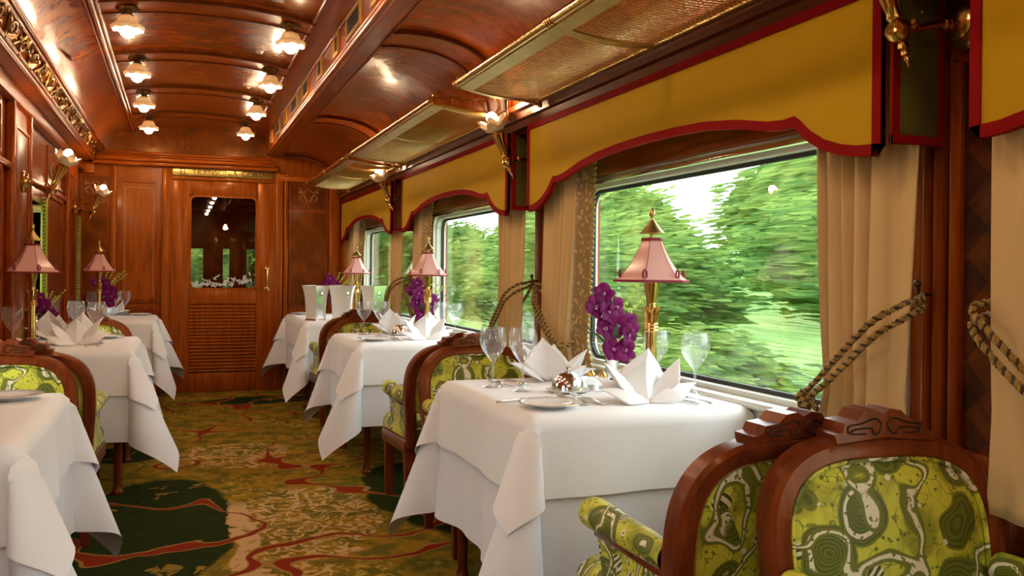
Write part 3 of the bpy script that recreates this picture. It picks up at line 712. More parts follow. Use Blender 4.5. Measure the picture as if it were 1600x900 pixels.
# ------------------------------------------------------------------ valances
VX = 1.53
half = [(1.125, 1.487), (1.05, 1.492), (.99, 1.503), (.93, 1.523), (.875, 1.553), (.832, 1.588), (.812, 1.600)]
archp = [(.77, 1.597), (.70, 1.603), (.55, 1.632), (.38, 1.652), (.2, 1.661), (0, 1.664)]
lower = half + archp; lower = lower + [(-a, b) for a, b in lower[-2::-1]]
lower = [(a, b) for a, b in lower]
def sm(P):
    out = [P[0]]
    for a, b in zip(P, P[1:]): out += [(a[0] + (b[0] - a[0]) * k / 3, a[1] + (b[1] - a[1]) * k / 3) for k in (1, 2, 3)]
    return out
lower = sm(lower)
def off(P, d):
    out = []
    for i, p in enumerate(P):
        a = P[max(i - 1, 0)]; b = P[min(i + 1, len(P) - 1)]; tx, tz = b[0] - a[0], b[1] - a[1]; l = math.hypot(tx, tz)
        out.append((p[0] + tz / l * d, p[1] - tx / l * d))
    return out
def make_valance(y0, y1, label, hw=1.125):
    c = (y0 + y1) / 2; sc = (y1 - y0) / 2.25
    r = tag(empty('valance', (VX, c, 0)), label, 'valance', 'mustard valances over the windows')
    L = [(a * sc, b) for a, b in lower]
    top = 1.868
    def wav(y): return .006 * math.sin(y * 7 + c) 
    n = len(L)
    MB().strip([(y, top) for y, z in L], L, 'x', -.006, .006, closed=False).build('panel', M['mustard'], r, ang=0)
    tw = .027
    iL = off(L, -tw)
    iL = [(max(-1.125 * sc + tw, min(1.125 * sc - tw, y)), z) for y, z in iL]
    ring_o = L + [(-1.125 * sc, top)] + [(1.125 * sc, top)]
    ring_i = iL + [(-1.125 * sc + tw, top - tw)] + [(1.125 * sc - tw, top - tw)]
    MB().strip(ring_o, ring_i, 'x', -.010, .009).build('red_braid', M['red'], r, ang=0)
    for e in (-1, 1):
        ye = e * (1.125 * sc + .006)
        a, b = .012, .175
        def pl(x, z): return (x, ye + e * .012 * math.sin(x * 22) * (z < 1.8), z)
        zs = [1.487 + (top - 1.487) * q / 10 for q in range(11)]; xs = [a + (b - a) * q / 8 for q in range(9)]
        g = MB().grid(9, 11, lambda u, v: pl(a + (b - a) * u, 1.487 + (top - 1.487) * v)); g.build('side_return', M['olive'], r, solid=.006)
        q_ = MB()
        for pth in ([pl(a + .010, z) for z in zs], [pl(b - .010, z) for z in zs], [pl(x, 1.497) for x in xs]):
            for p0, p1 in zip(pth, pth[1:]):
                h = .010 if pth[0][0] == pth[-1][0] or abs(pth[0][0] - pth[-1][0]) < .01 else 0
                if h: q_.add([(p0[0] - h, p0[1] - .006, p0[2]), (p0[0] + h, p0[1] - .006, p0[2]), (p0[0] + h, p0[1] + .006, p0[2]), (p0[0] - h, p0[1] + .006, p0[2]), (p1[0] - h, p1[1] - .006, p1[2]), (p1[0] + h, p1[1] - .006, p1[2]), (p1[0] + h, p1[1] + .006, p1[2]), (p1[0] - h, p1[1] + .006, p1[2])], [(0, 1, 5, 4), (1, 2, 6, 5), (2, 3, 7, 6), (3, 0, 4, 7), (0, 3, 2, 1), (4, 5, 6, 7)])
                else: q_.box(min(p0[0], p1[0]), max(p0[0], p1[0]), min(p0[1], p1[1]) - .006, max(p0[1], p1[1]) + .006, 1.487, 1.507)
        q_.build('return_braid', M['red'], r, ang=0)
    return r
make_valance(1.65, 3.90, 'mustard valance with red braid over the nearest full right window')
make_valance(4.17, 6.43, 'mustard valance with red braid over the middle right window')
make_valance(6.76, 9.03, 'mustard valance with red braid over the right window by the end wall')
make_valance(-.85, 1.40, 'mustard valance cut off by the right picture edge')
# ------------------------------------------------------------------ curtains
def make_curtain(edge, wall_edge, zb, label, inner_band, seed, ztop=1.80, waist=.90, xc=1.612):
    # edge: y of the side by the glass, wall_edge: y of the side by the pier
    r = tag(empty('curtain', (xc, (edge + wall_edge) / 2, zb)), label, 'curtain', 'beige curtains tied back at the windows')
    R = random.Random(seed); W = edge - wall_edge; sg = 1 if W > 0 else -1; yc = (edge + wall_edge) / 2
    ph = [R.uniform(0, 6) for _ in range(6)]
    def sq(z):
        if z > waist: k = (z - waist) / (ztop - waist); return .74 + .26 * min(1, k * 1.15) ** .7
        k = (waist - z) / (waist - zb + 1e-6); return .74 + .20 * k
    def fn(u, v):
        z = zb + (ztop - zb) * v; s_ = sq(z); pull = (1 - s_)
        y = wall_edge + W * u * s_ + W * pull * .22 
        f = .022 * math.sin(u * u * 34 + ph[0] + .8 * math.sin(v * 2 + ph[1])) + .012 * math.sin(u * 47 + ph[2] + v * 1.5) * u
        f *= .5 + .5 * u
        y += .006 * math.sin(u * 30 + ph[3])
        return (f - .012 * (1 - abs(z - waist) / .6 if abs(z - waist) < .6 else 0), y - yc, z - zb)
    MB().grid(70, 36, fn).build('drape', M['curtain'], r, solid=.005, ang=80)
    if inner_band:
        def fb(u, v):
            z = zb + (ztop - zb) * v; x, y, zz = fn(1, v); return (x + .035 * u - .012, y + sg * .095 * u - sg * .004, zz)
        MB().grid(6, 36, fb).build('brocade_band', M['brocade'], r, solid=.006)
        b = MB()
        for k in range(46):
            p = fb(1, (k + .5) / 46); b.sphere((p[0], p[1] + sg * .010, p[2]), .0085, 8, 6)
        for k in range(2):
            b.tube([fb(1 - .06 * k, q / 24) for q in range(25)], .004, 5)
        b.build('ball_fringe', M['brass_s'] if False else M['cord'], r)
    else:
        b = MB()
        for k in range(30):
            p = fn(1, (k + .5) / 30); b.sphere((p[0] + .02, p[1] + sg * .010, p[2]), .0085, 8, 6)
        b.build('ball_fringe', M['olive'], r)
    return r
def make_tie(edge, wall_edge, label, waist=.87, xc=1.56, hook_z=1.135):
    sg = 1 if edge > wall_edge else -1
    r = tag(empty('curtain_tieback', (xc, wall_edge, hook_z)), label, 'tieback', 'gold rope tiebacks on the curtains')
    hy = sg * .075; wy = (edge - wall_edge) * .86
    a = [(.135, hy, 0), (.08, sg * .015, -.006), (.01, -sg * .002, -.02), (-.026, wy * .2, -.065), (-.032, wy * .5, -.145), (-.030, wy * .85, -.235), (-.018, wy * 1.02, -.268)]
    b = [(.135, hy, -.012), (.08, sg * .012, -.028), (.012, -sg * .004, -.052), (-.026, wy * .18, -.10), (-.032, wy * .5, -.185), (-.030, wy * .85, -.262), (-.018, wy * 1.0, -.288)]
    c = [(-.018, wy * 1.02, -.268), (.02, wy * 1.05, -.27), (.09, wy * .9, -.2), (.12, wy * .5, -.09), (.135, hy, -.01)]
    for only, nm, mt in (((0, 1), 'rope', M['cord']), ((2,), 'dark_strand', M['cord_d'])):
        m = MB()
        for q_ in (a, b, c): m.rope(spline(q_), .0090, 3, .026, only=only)
        for k in range(3): m.rope([(-.018 + .018 * math.cos(t), wy * (1.0) + .018 * math.sin(t) * sg - sg * .01 * k, -.27 - .012 * k + .01 * math.sin(t * 2)) for t in [q * PI / 6 for q in range(13)]], .0090, 3, .026, only=only)
        m.build(nm, mt, r)
    MB().lathe([(0, -.385), (.020, -.385), (.019, -.35), (.017, -.325), (.014, -.32), (.017, -.31), (.014, -.295), (.0, -.29)], 14, lambda an, rr, z: (rr * (1 + .07 * math.cos(7 * an)), z)).mv(-.018, wy, 0).build('tassel', M['cord'], r)
    MB().tube([(.178, hy, 0), (.14, hy, 0), (.128, hy, .008), (.125, hy, .022)], .006, 8).sphere((.125, hy, .026), .010, 10, 6).merge(MB().lathe([(0, 0), (.020, 0), (.016, .008), (0, .01)], 14).xf(Matrix.Rotation(-PI / 2, 4, 'Y')).mv(.180, hy, 0)).build('hook', M['bronze'], r)
    return r
make_curtain(1.985, 1.625, .70, 'beige curtain on the right side of the nearest full window, behind the bright chair', False, 1)
make_curtain(3.50, 3.90, .70, 'beige curtain with gold brocade edge left of the nearest full window, behind the orchids', True, 2)
make_curtain(4.53, 4.165, .70, 'beige curtain on the right side of the middle window', False, 3)
make_curtain(6.02, 6.44, .70, 'beige curtain with brocade edge left of the middle window', True, 4)
make_curtain(7.10, 6.74, .70, 'beige curtain on the right side of the farthest window', False, 5)
make_curtain(8.60, 9.03, .70, 'beige curtain against the end wall left of the farthest window', True, 6)
make_curtain(1.03, 1.43, .68, 'beige curtain cut off by the right picture edge', True, 7)
for yy, lb_ in ((6.76, 'narrow yellow green curtain with ball fringe in the left window before the end wall'), (8.91, 'narrow yellow green curtain with ball fringe beside the end wall on the left'), (4.22, 'yellow green curtain in the left window beyond the picture edge')):
    q_ = tag(empty('side_curtain', (XL + .008, yy - .1, .78)), lb_, 'curtain', 'narrow silk curtains on the left wall')
    MB().grid(26, 12, lambda u, v: (.012 + .012 * math.sin(u * 16), -.10 + .2 * u, .86 * v)).build('drape', M['gsilk'], q_, solid=.004)
    b_ = MB()
    for k in range(34): b_.sphere((.026, -.108, .02 + .025 * k), .009, 8, 6)
    b_.build('ball_fringe', M['olive'], q_)
make_tie(1.985, 1.625, 'gold rope tieback on the curtain behind the bright chair')
make_tie(3.50, 3.90, 'gold rope tieback on the brocade-edged curtain behind the orchids')
make_tie(4.53, 4.165, 'gold rope tieback on the curtain right of the middle window')
make_tie(6.02, 6.44, 'gold rope tieback on the curtain left of the middle window')
make_tie(7.10, 6.74, 'gold rope tieback on the curtain right of the farthest window')
make_tie(1.03, 1.43, 'gold rope tieback on the curtain cut off by the right picture edge')
# ------------------------------------------------------------------ chairs
def make_chair():
    r = empty('dining_chair', (0, 0, 0))
    def yb(z): return -.215 - (z - .42) * .17
    out = []
    for k in range(33):
        a = PI - PI * k / 32; cx, sx = math.cos(a), math.sin(a)
        out.append((.262 * math.copysign(abs(cx) ** .62, cx), .62 + .215 * abs(sx) ** .8))
    path = [(-.245, .33), (-.25, .42), (-.256, .50), (-.261, .57)] + out + [(.261, .57), (.256, .50), (.25, .42), (.245, .33)]
    def offs(P, d): 
        o = []
        for i, p in enumerate(P):
            a = P[max(i - 1, 0)]; b = P[min(i + 1, len(P) - 1)]; tx, tz = b[0] - a[0], b[1] - a[1]; l = math.hypot(tx, tz) or 1
            o.append((p[0] + tz / l * d, p[1] - tx / l * d))
        return o
    FW, FD = .050, .070
    prof = [(0, .010), (.010, 0), (FW - .012, 0), (FW, .010), (FW, FD - .01), (FW - .01, FD), (.01, FD), (0, FD - .01)]  # (inward, backward)
    rails = [offs(path, d) for d, _ in prof]; m = len(path); q = len(prof)
    vs = []
    for i in range(m):
        for j, (d, bk) in enumerate(prof):
            x, z = rails[j][i]; vs.append((x, yb(z) - bk, z))
    fs = [(i * q + j, i * q + (j + 1) % q, (i + 1) * q + (j + 1) % q, (i + 1) * q + j) for i in range(m - 1) for j in range(q)]
    fs += [tuple(range(q)), tuple((m - 1) * q + j for j in range(q - 1, -1, -1))]
    MB().add(vs, fs).build('back_frame', M['chair'], r)
    # carved crest
    cr = MB()
    hx = [(-.0, .838), (-.108, .828), (-.112, .846), (-.094, .850), (-.088, .868), (-.058, .872), (-.042, .890), (-.018, .894), (0, .884)]
    poly = hx + [(-x, z) for x, z in hx[-2:0:-1]]
    t = MB().prism([(x, z) for x, z in poly], 'y', -.068, .004); t.v = [(x, y + yb(z), z - .004) for x, y, z in t.v]
    t.build('crest', M['chair'], r, ang=25)
    crest = r.children[-1]
    for s_ in (-1, 1):
        g = MB()
        pts = [(s_ * .082, .843), (s_ * .080, .858), (s_ * .05, .863), (s_ * .022, .872), (s_ * .008, .862), (s_ * .012, .846), (s_ * .026, .842), (s_ * .030, .852)]
        for yy in (.0055, -.0695): MB().tube([(p.x, yb(p.y) + yy, p.y) for p in spline([(a, b, 0) for a, b in pts] + [(s_ * .050, .853, 0), (s_ * .072, .850, 0), (s_ * .074, .843, 0), (s_ * .045, .842, 0)], 5)], .0015, 4).build('crest_groove', M['black'], crest)
    inner = offs(path, FW - .004)[2:-2]
    inner = [(x, max(z, .43)) for x, z in inner]
    cx, cz = 0, .60
    def pad(yoff, bulge, sc=1.0):
        p = MB(); n = len(inner); rings = 10; vs = []
        for k in range(rings + 1):
            u = k / rings
            for x, z in inner:
                X, Z_ = cx + (x - cx) * u * sc, cz + (z - cz) * u * sc
                vs.append((X, yb(Z_) + yoff + bulge * (1 - u ** 4), Z_))
        fs = [(k * n + i, k * n + (i + 1) % n, (k + 1) * n + (i + 1) % n, (k + 1) * n + i) for k in range(rings) for i in range(n)]
        return p.add(vs, fs)
    bp = pad(-.012, .034).build('back_cushion', M['uph'], r, ang=80)
    MB().tube([(x, yb(z) - .006, z) for x, z in inner] + [(inner[0][0], yb(inner[0][1]) - .006, inner[0][1])], .0055, 6).build('piping', M['uph'], bp)
    rp = pad(-.056, -.010).build('back_cover', M['uph'], r, ang=80)
    MB().tube([(x, yb(z) - .062, z) for x, z in inner] + [(inner[0][0], yb(inner[0][1]) - .062, inner[0][1])], .004, 6).build('piping', M['cord'], rp)
    for s_ in (-1, 1):
        # rolled arm pad
        def af(u, v):
            y = -.235 + .385 * u; rr = .030 + .009 * u; e = 1.0
            if u > .93: e = math.sqrt(max(0, 1 - ((u - .93) / .07) ** 2))
            a = 2 * PI * v
            return (s_ * (.232 + .010 * u) + rr * e * math.cos(a), y,   .566 + .010 * u + rr * 1.05 * e * math.sin(a))
        MB().grid(22, 19, af).build('arm_pad', M['uph'], r, ang=70)
        MB().rbox(s_ * .235 - .018, s_ * .235 + .018, -.24, .10, .524, .544, .005).build('arm_rail', M['chair'], r)
        pn = MB().prism([(-.24, .40), (.03, .40), (.06, .47), (.08, .53), (-.24, .53)], 'x', s_ * .235 - .016, s_ * .235 + .016)
        pn.build('arm_panel', M['uph'], r, ang=30)
    # seat
    def outline(k, n=10):
        f = [(-.25, -.25), (.25, -.25)]; cur = [(.27 * math.cos(a) * 1.0, .17 + .09 * math.sin(a)) for a in [PI * q / n for q in range(n + 1)]]
        return [(x * k, y * k) for x, y in f + cur]
    def slabp(name, z0, z1, k, dome, mat, rr):
        o = outline(k); n = len(o); m_ = MB(); rows = [(1 - rr, z0), (1, z0 + .012), (1, z1 - .02), (1 - rr * .6, z1 - .004), (1 - rr * 2.2, z1 + dome * .5), (.5, z1 + dome), (.0, z1 + dome * 1.1)]
        vs = [(x * s_, y * s_, z) for s_, z in rows for x, y in o]
        fs = [(i * n + j, i * n + (j + 1) % n, (i + 1) * n + (j + 1) % n, (i + 1) * n + j) for i in range(len(rows) - 1) for j in range(n)] + [tuple(range(n - 1, -1, -1))]
        return m_.add(vs, fs).build(name, mat, r)
    slabp('seat', .362, .432, .98, .03, M['uph'], .05)
    slabp('seat_frame', .30, .366, 1.0, -.002, M['chair'], .01)
    for x, y in ((-.225, .20), (.225, .20), (-.225, -.225), (.225, -.225)):
        l = MB()
        rows = [(.016, 0), (.017, .02), (.0225, .27), (.0235, .315)]
        dx = (0.0 if y > 0 else 0); dy = -.03 if y < 0 else 0
        vs = [(x + sx * w_ , y + sy * w_ + dy * (1 - z / .31), z) for w_, z in rows for sx, sy in ((-1, -1), (1, -1), (1, 1), (-1, 1))]
        fs = [(i * 4 + j, i * 4 + (j + 1) % 4, i * 4 + 4 + (j + 1) % 4, i * 4 + 4 + j) for i in range(3) for j in range(4)] + [(3, 2, 1, 0), (12, 13, 14, 15)]
        l.add(vs, fs).build('leg', M['chair'], r)
    return r
CH = make_chair()
GC = 'green brocade dining armchairs'
for ch_ in [CH] + list(CH.children_recursive):
    if ch_.type == 'MESH':
        for v_ in ch_.data.vertices: v_.co.x *= 1.06
tag(CH, 'brightly lit green brocade armchair facing the camera at the bottom right corner', 'chair', GC); CH.location = (1.345, 1.185, 0); CH.rotation_euler = (0, 0, PI - .10)
for x, y, rz, lb in (
    (1.245, 1.925, 0, 'shaded green armchair seen from behind, facing the nearest right table'),
    (1.325, 3.735, PI, 'green armchair facing the camera on the far side of the nearest right table'),
    (1.290, 4.46, 0, 'green armchair seen from behind at the near side of the middle right table'),
    (1.320, 6.375, PI, 'green armchair facing the camera on the far side of the middle right table'),
    (1.270, 7.10, 0, 'green armchair seen from behind at the near side of the table with the coolers'),
    (-.655, 3.735, PI, 'green armchair facing the camera on the far side of the nearest left table'),
    (-.60, 4.46, 0, 'green armchair seen from behind at the near side of the middle left table'),
    (-.560, 6.375, PI, 'green armchair facing the camera on the far side of the middle left table'),
    (-.575, 7.10, 0, 'green armchair seen from behind at the left table by the end door')):
    dup(CH, (x, y, 0), rz, lb, GC)
CH.scale = (1, 1, 1.015)
# ------------------------------------------------------------------ tables and cloths
TZ = .757
def make_table(x0, x1, y0, y1, label):
    r = tag(empty('dining_table', ((x0 + x1) / 2, (y0 + y1) / 2, 0)), label, 'table', 'tables laid with white cloths')
    hx, hy = (x1 - x0) / 2 - .004, (y1 - y0) / 2 - .004
    MB().rbox(-hx + .008, hx - .008, -hy + .008, hy - .008, .722, TZ - .009, .008).build('tabletop', M['chair'], r)
    MB().rbox(-hx + .03, hx - .03, -hy + .03, hy - .03, .65, .724, .005).build('apron', M['chair'], r)
    for sx in (-1, 1):
        for sy in (-1, 1):
            MB().lathe([(.0, 0), (.030, 0), (.032, .012), (.024, .022), (.019, .05), (.022, .4), (.027, .66), (.0, .661)], 12).mv(sx * (hx - .05), sy * (hy - .05), 0).build('leg', M['chair'], r)
def make_cloth(name, x0, x1, y0, y1, z, oh, mat, label, cat, group, wallside, seed, A=.42, lift=0.0, extra=0.0):
    r = random.Random(seed); p = [r.uniform(0, 6) for _ in range(8)]
    L, Rr, Nn, F = oh
    def axis(a, b, o0, o1, st=.022):
        core = [a + (b - a) * k / max(1, round((b - a) / st)) for k in range(max(1, round((b - a) / st)) + 1)]
        n0 = max(2, round(o0 / st)); n1 = max(2, round(o1 / st))
        return [a - o0 + o0 * k / n0 for k in range(n0)] + core + [b + o1 * (k + 1) / n1 for k in range(n1)]
    xs, ys = axis(x0, x1, L, Rr), axis(y0, y1, Nn, F)
    off0 = .010 + lift
    def fn(a, b):
        dx = a - min(max(a, x0), x1); dy = b - min(max(b, y0), y1); cx, cy = min(max(a, x0), x1), min(max(b, y0), y1)
        sx = 1 if dx > 0 else -1; sy = 1 if dy > 0 else -1; ex, ey = abs(dx), abs(dy)
        if ex == 0 and ey == 0:
            # softened rim
            e = min(cx - x0, x1 - cx, cy - y0, y1 - cy)
            return (cx, cy, z - .004 * max(0, 1 - e / .015) ** 2)
        def outx(d, yy): return off0 * min(1, d / .02) + (.05 * d + .018 * d * 2 * math.sin(yy * 11 + p[0]) + .010 * d * 2 * math.sin(yy * 23 + p[1])) * min(1, d / .05)
        def outy(d, xx): return off0 * min(1, d / .02) + (.05 * d + .016 * d * 2 * math.sin(xx * 10 + p[2]) + .008 * d * 2 * math.sin(xx * 21 + p[3])) * min(1, d / .05)
        wall = wallside and sx == wallside
        if ey == 0: return (cx + sx * (outx(ex, cy) if not wall else min(.008, ex)), cy, z - .004 - ex * .995)
        if ex == 0: return (cx, cy + sy * outy(ey, cx), z - .004 - ey * .995)
        rho = math.hypot(ex, ey); phi = math.atan2(ey, ex)
        if wall: return (cx + sx * min(.008, ex), cy + sy * outy(ey, cx), z - .004 - ey * .995 - .1 * ex)
        k = math.sin(2 * phi); g = A * (1 + .12 * math.sin(p[4] + sx + 2 * sy))
        ox = outx(rho, cy) * math.cos(phi) ** 2; oy = outy(rho, cx) * math.sin(phi) ** 2
        dg = g * rho * k ** 1.1 / math.sqrt(2); lat = (.17 * rho + extra) * math.sin(4 * phi) / math.sqrt(2) * (min(1, rho / .05))
        sway = .05 * rho * k * math.sin(p[5] + sx * 1.3 + sy)
        X = cx + sx * (ox + dg + lat + sway); Y = cy + sy * (oy + dg - lat - sway)
        return (X, Y, z - .004 - rho * math.sqrt(max(.1, 1 - (g * k) ** 2)))
    vs = [fn(a, b) for a in xs for b in ys]; ny = len(ys)
    o = MB().add(vs, [(i * ny + j, (i + 1) * ny + j, (i + 1) * ny + j + 1, i * ny + j + 1) for i in range(len(xs) - 1) for j in range(ny - 1)]).build(name, mat, None, ang=75)
    return tag(o, label, cat, group)
TB = [  # x0, x1, y0, y1, wall side, position phrase
    (.975, 1.715, 2.43, 3.33, 1, 'nearest right table'), (.985, 1.715, 5.13, 6.03, 1, 'middle right table'), (.985, 1.715, 7.45, 8.80, 1, 'right table by the end door'),
    (-.835, -.365, 2.42, 3.36, -1, 'nearest left table'), (-.835, -.235, 5.06, 6.00, -1, 'middle left table'), (-.835, -.19, 7.86, 8.80, -1, 'left table by the end door')]
for i, (a, b, c_, d, ws, ph) in enumerate(TB):
    make_table(a, b, c_, d, 'dark wood table under white cloths, the ' + ph)
    hang = .50 if i == 0 else .47
    ohL = (hang if ws > 0 else .02); ohR = (hang if ws < 0 else .02)
    make_cloth('tablecloth', a, b, c_, d, TZ, (ohL, ohR, hang, hang), M['linen'], 'long white under cloth hanging in points from the ' + ph, 'tablecloth', 'long white tablecloths', ws, 10 + i, .36)
    oh2 = .235
    make_cloth('overlay_cloth', a, b, c_, d, TZ + .004, ((oh2 if ws > 0 else .02), (oh2 if ws < 0 else .02), oh2, oh2), M['linen2'], 'short white top cloth over the long one on the ' + ph, 'tablecloth', 'short white overlay cloths', ws, 10 + i, .36, .013, .016)
# ------------------------------------------------------------------ tableware (top of the cloth)
TT = TZ + .0055
def wine_glass():
    def rf(a, r, z):
        if .105 < z < .165: return r * (1 + .018 * math.cos(16 * a)), z
        return r, z
    prof = [(.0, .001), (.036, .001), (.037, .003), (.020, .006), (.008, .012), (.0045, .03), (.0042, .07), (.005, .088), (.010, .098), (.022, .112), (.036, .132), (.046, .152), (.0495, .168), (.0495, .180), (.047, .198), (.0425, .218)]
    r = MB().lathe(prof[::-1], 40, rf).build('wine_glass', M['glass'], None, ang=80)
    return r
WG = wine_glass(); wfirst = [True]
def glass(x, y, s, label, grp):
    if wfirst[0]: o = WG; wfirst[0] = False
    else: o = WG.copy(); C.objects.link(o)
    o.location = (x, y, TT); o.scale = (s, s, s); return tag(o, label, 'wine glass', grp)
g1 = 'wine glasses on the tables'
glass(1.069, 3.06, 1.0, 'clear wine glass far left on the nearest right table, left of its neighbour', g1)
glass(1.135, 2.93, 1.02, 'clear wine glass second from left on the nearest right table, before the far napkin', g1)
glass(1.625, 2.86, .98, 'clear wine glass between the brass lamp stem and the rightmost glass on the nearest table', g1)
glass(1.645, 2.63, 1.0, 'rightmost clear wine glass on the nearest right table, against the window', g1)
glass(1.134, 5.80, 1.0, 'wine glass at the left end of the middle right table, before the chair crest', g1)
glass(1.215, 5.66, 1.02, 'wine glass second from left on the middle right table', g1)
glass(1.60, 5.62, 1.0, 'wine glass right of the lamp on the middle right table', g1)
glass(1.62, 5.36, 1.0, 'rightmost wine glass on the middle right table against the window', g1)
glass(-.57, 5.92, 1.0, 'wine glass behind the lower right corner glass on the middle left table', g1)
glass(-.435, 5.62, 1.02, 'wine glass nearest the aisle on the middle left table', g1)
glass(-.78, 4.98 + .12, 1.0, 'wine glass cut by the left picture edge, beside the left lamp', g1)
glass(-.66, 8.12, 1.0, 'wine glass left of the lamp stem on the left table by the door', g1)
glass(-.52, 8.62, 1.0, 'wine glass in front of the orchids on the left table by the door', g1)
glass(-.44, 8.60, 1.0, 'wine glass nearest the aisle on the left table by the door', g1)
bw = MB().lathe([(.0, .002), (.034, .002), (.012, .008), (.005, .015), (.005, .05), (.02, .06), (.045, .085), (.058, .115), (.060, .125)], 30).build('glass_bowl', M['glass'], None, (-.665, 5.42, TT)); tag(bw, 'wide footed glass bowl right of the left lamp, before the folded napkin', 'bowl')

def make_plate(): 
    r = empty('side_plate', (0, 0, 0))
    MB().lathe([(.0, .003), (.045, .003), (.050, .001), (.054, .004), (.066, .009), (.0985, .015), (.100, .0175), (.097, .0185), (.066, .0125), (.056, .008), (.0, .0065)], 48).build('dish', M['china'], r)
    MB().lathe([(.0955, .0185), (.1, .0182), (.1003, .0172), (.0985, .0165)], 48).build('gold_rim', M['gold'], r)
    return r
PLT = make_plate(); tag(PLT, 'white side plate with gold rim at the near left corner of the nearest right table', 'plate', 'side plates'); PLT.location = (1.085, 2.565, TT)
for x, y, l in ((1.10, 5.30, 'white side plate with gold rim on the middle right table'), (-.50, 3.20, 'white side plate with gold rim on the nearest left table'),
                (-.40, 5.85, 'white side plate with gold rim on the middle left table'), (-.32, 8.62, 'white side plate with gold rim on the left table by the end door'), (1.09, 8.6, 'white side plate at the far corner of the right table by the end door')):
    dup(PLT, (x, y, TT), 0, l)

def make_fork():
    r = empty('dinner_fork', (0, 0, 0)); m = MB()
    def bar(pts, w, t=.0022):
        vs = []
        for i, (y, z) in enumerate(pts):
            ww = w[i] if isinstance(w, (list, tuple)) else w; vs += [(-ww, y, z - t), (ww, y, z - t), (ww, y, z + t), (-ww, y, z + t)]
        n = len(pts); fs = [(i * 4 + j, i * 4 + (j + 1) % 4, i * 4 + 4 + (j + 1) % 4, i * 4 + 4 + j) for i in range(n - 1) for j in range(4)] + [(3, 2, 1, 0), ((n - 1) * 4, (n - 1) * 4 + 1, (n - 1) * 4 + 2, (n - 1) * 4 + 3)]
        return MB().add(vs, fs)
    bar([(-.10, .004), (-.09, .004), (-.06, .006), (-.02, .009), (.02, .008), (.035, .006), (.05, .005)], [.006, .010, .008, .004, .004, .011, .013]).build('handle', M['steel'], r)
    for k in range(4):
        m.merge(bar([(.048, .005), (.07, .006), (.09, .010), (.105, .015)], [.0022, .0022, .002, .0012], .0014).mv((k - 1.5) * .0072, 0, 0))
    m.build('tines', M['steel'], r); return r
def make_knife():
    r = empty('table_knife', (0, 0, 0))
    MB().prism([(.0, .012), (.010, .012), (.011, .09), (.006, .118), (.0, .122)], 'z', .003, .0055).build('blade', M['steel'], r)
    MB().rbox(-.001, .011, -.095, .015, .001, .010, .003).build('handle', M['steel'], r); return r
def make_spoon():
    r = empty('dessert_spoon', (0, 0, 0))
    MB().tube([(0, -.09, .004), (0, -.05, .006), (0, .03, .008)], [.006, .004, .003], 8).build('handle', M['steel'], r)
    MB().sphere((0, .052, .008), .018, 14, 8, 1, 1.5, .35).build('bowl', M['steel'], r); return r
FK = make_fork(); KN = make_knife(); SPN = make_spoon()
def lay(proto, used, x, y, a, label, cat, grp):
    if proto.name in used: o = dup(proto, (x, y, TT), a, label, grp); o['category'] = cat
    else: used.add(proto.name); proto.location = (x, y, TT); proto.rotation_euler = (0, 0, a); tag(proto, label, cat, grp)
US = set(); gk = 'cutlery laid on the tables'
lay(FK, US, 1.205, 2.66, .10, 'left one of two forks beside the side plate on the nearest right table', 'fork', gk)
lay(FK, US, 1.255, 2.65, .10, 'right one of two forks beside the side plate on the nearest right table', 'fork', gk)
lay(KN, US, 1.04, 2.715, -1.25, 'butter knife lying behind the side plate on the nearest right table', 'knife', gk)
lay(KN, US, 1.545, 2.56, .12, 'left knife right of the near napkin, nearest right table', 'knife', gk)
lay(SPN, US, 1.60, 2.56, .12, 'spoon right of the near napkin, nearest right table', 'spoon', gk)
lay(KN, US, 1.13, 3.14, PI + .1, 'left knife behind the stem glasses, far side of the nearest right table', 'knife', gk)
lay(SPN, US, 1.19, 3.15, PI + .1, 'spoon behind the stem glasses, far side of the nearest right table', 'spoon', gk)
lay(FK, US, 1.205, 5.33, .1, 'left fork beside the side plate on the middle right table', 'fork', gk)
lay(FK, US, 1.25, 5.33, .1, 'right fork beside the side plate on the middle right table', 'fork', gk)
lay(KN, US, 1.17, 5.87, PI, 'knife behind the glasses on the middle right table', 'knife', gk)
lay(KN, US, -.46, 5.30, 0, 'knife left of the spoon at the near aisle side of the middle left table', 'knife', gk)
lay(SPN, US, -.40, 5.32, 0, 'spoon at the near aisle side of the middle left table', 'spoon', gk)
lay(FK, US, -.47, 5.85, PI, 'fork left of the plate on the middle left table', 'fork', gk)

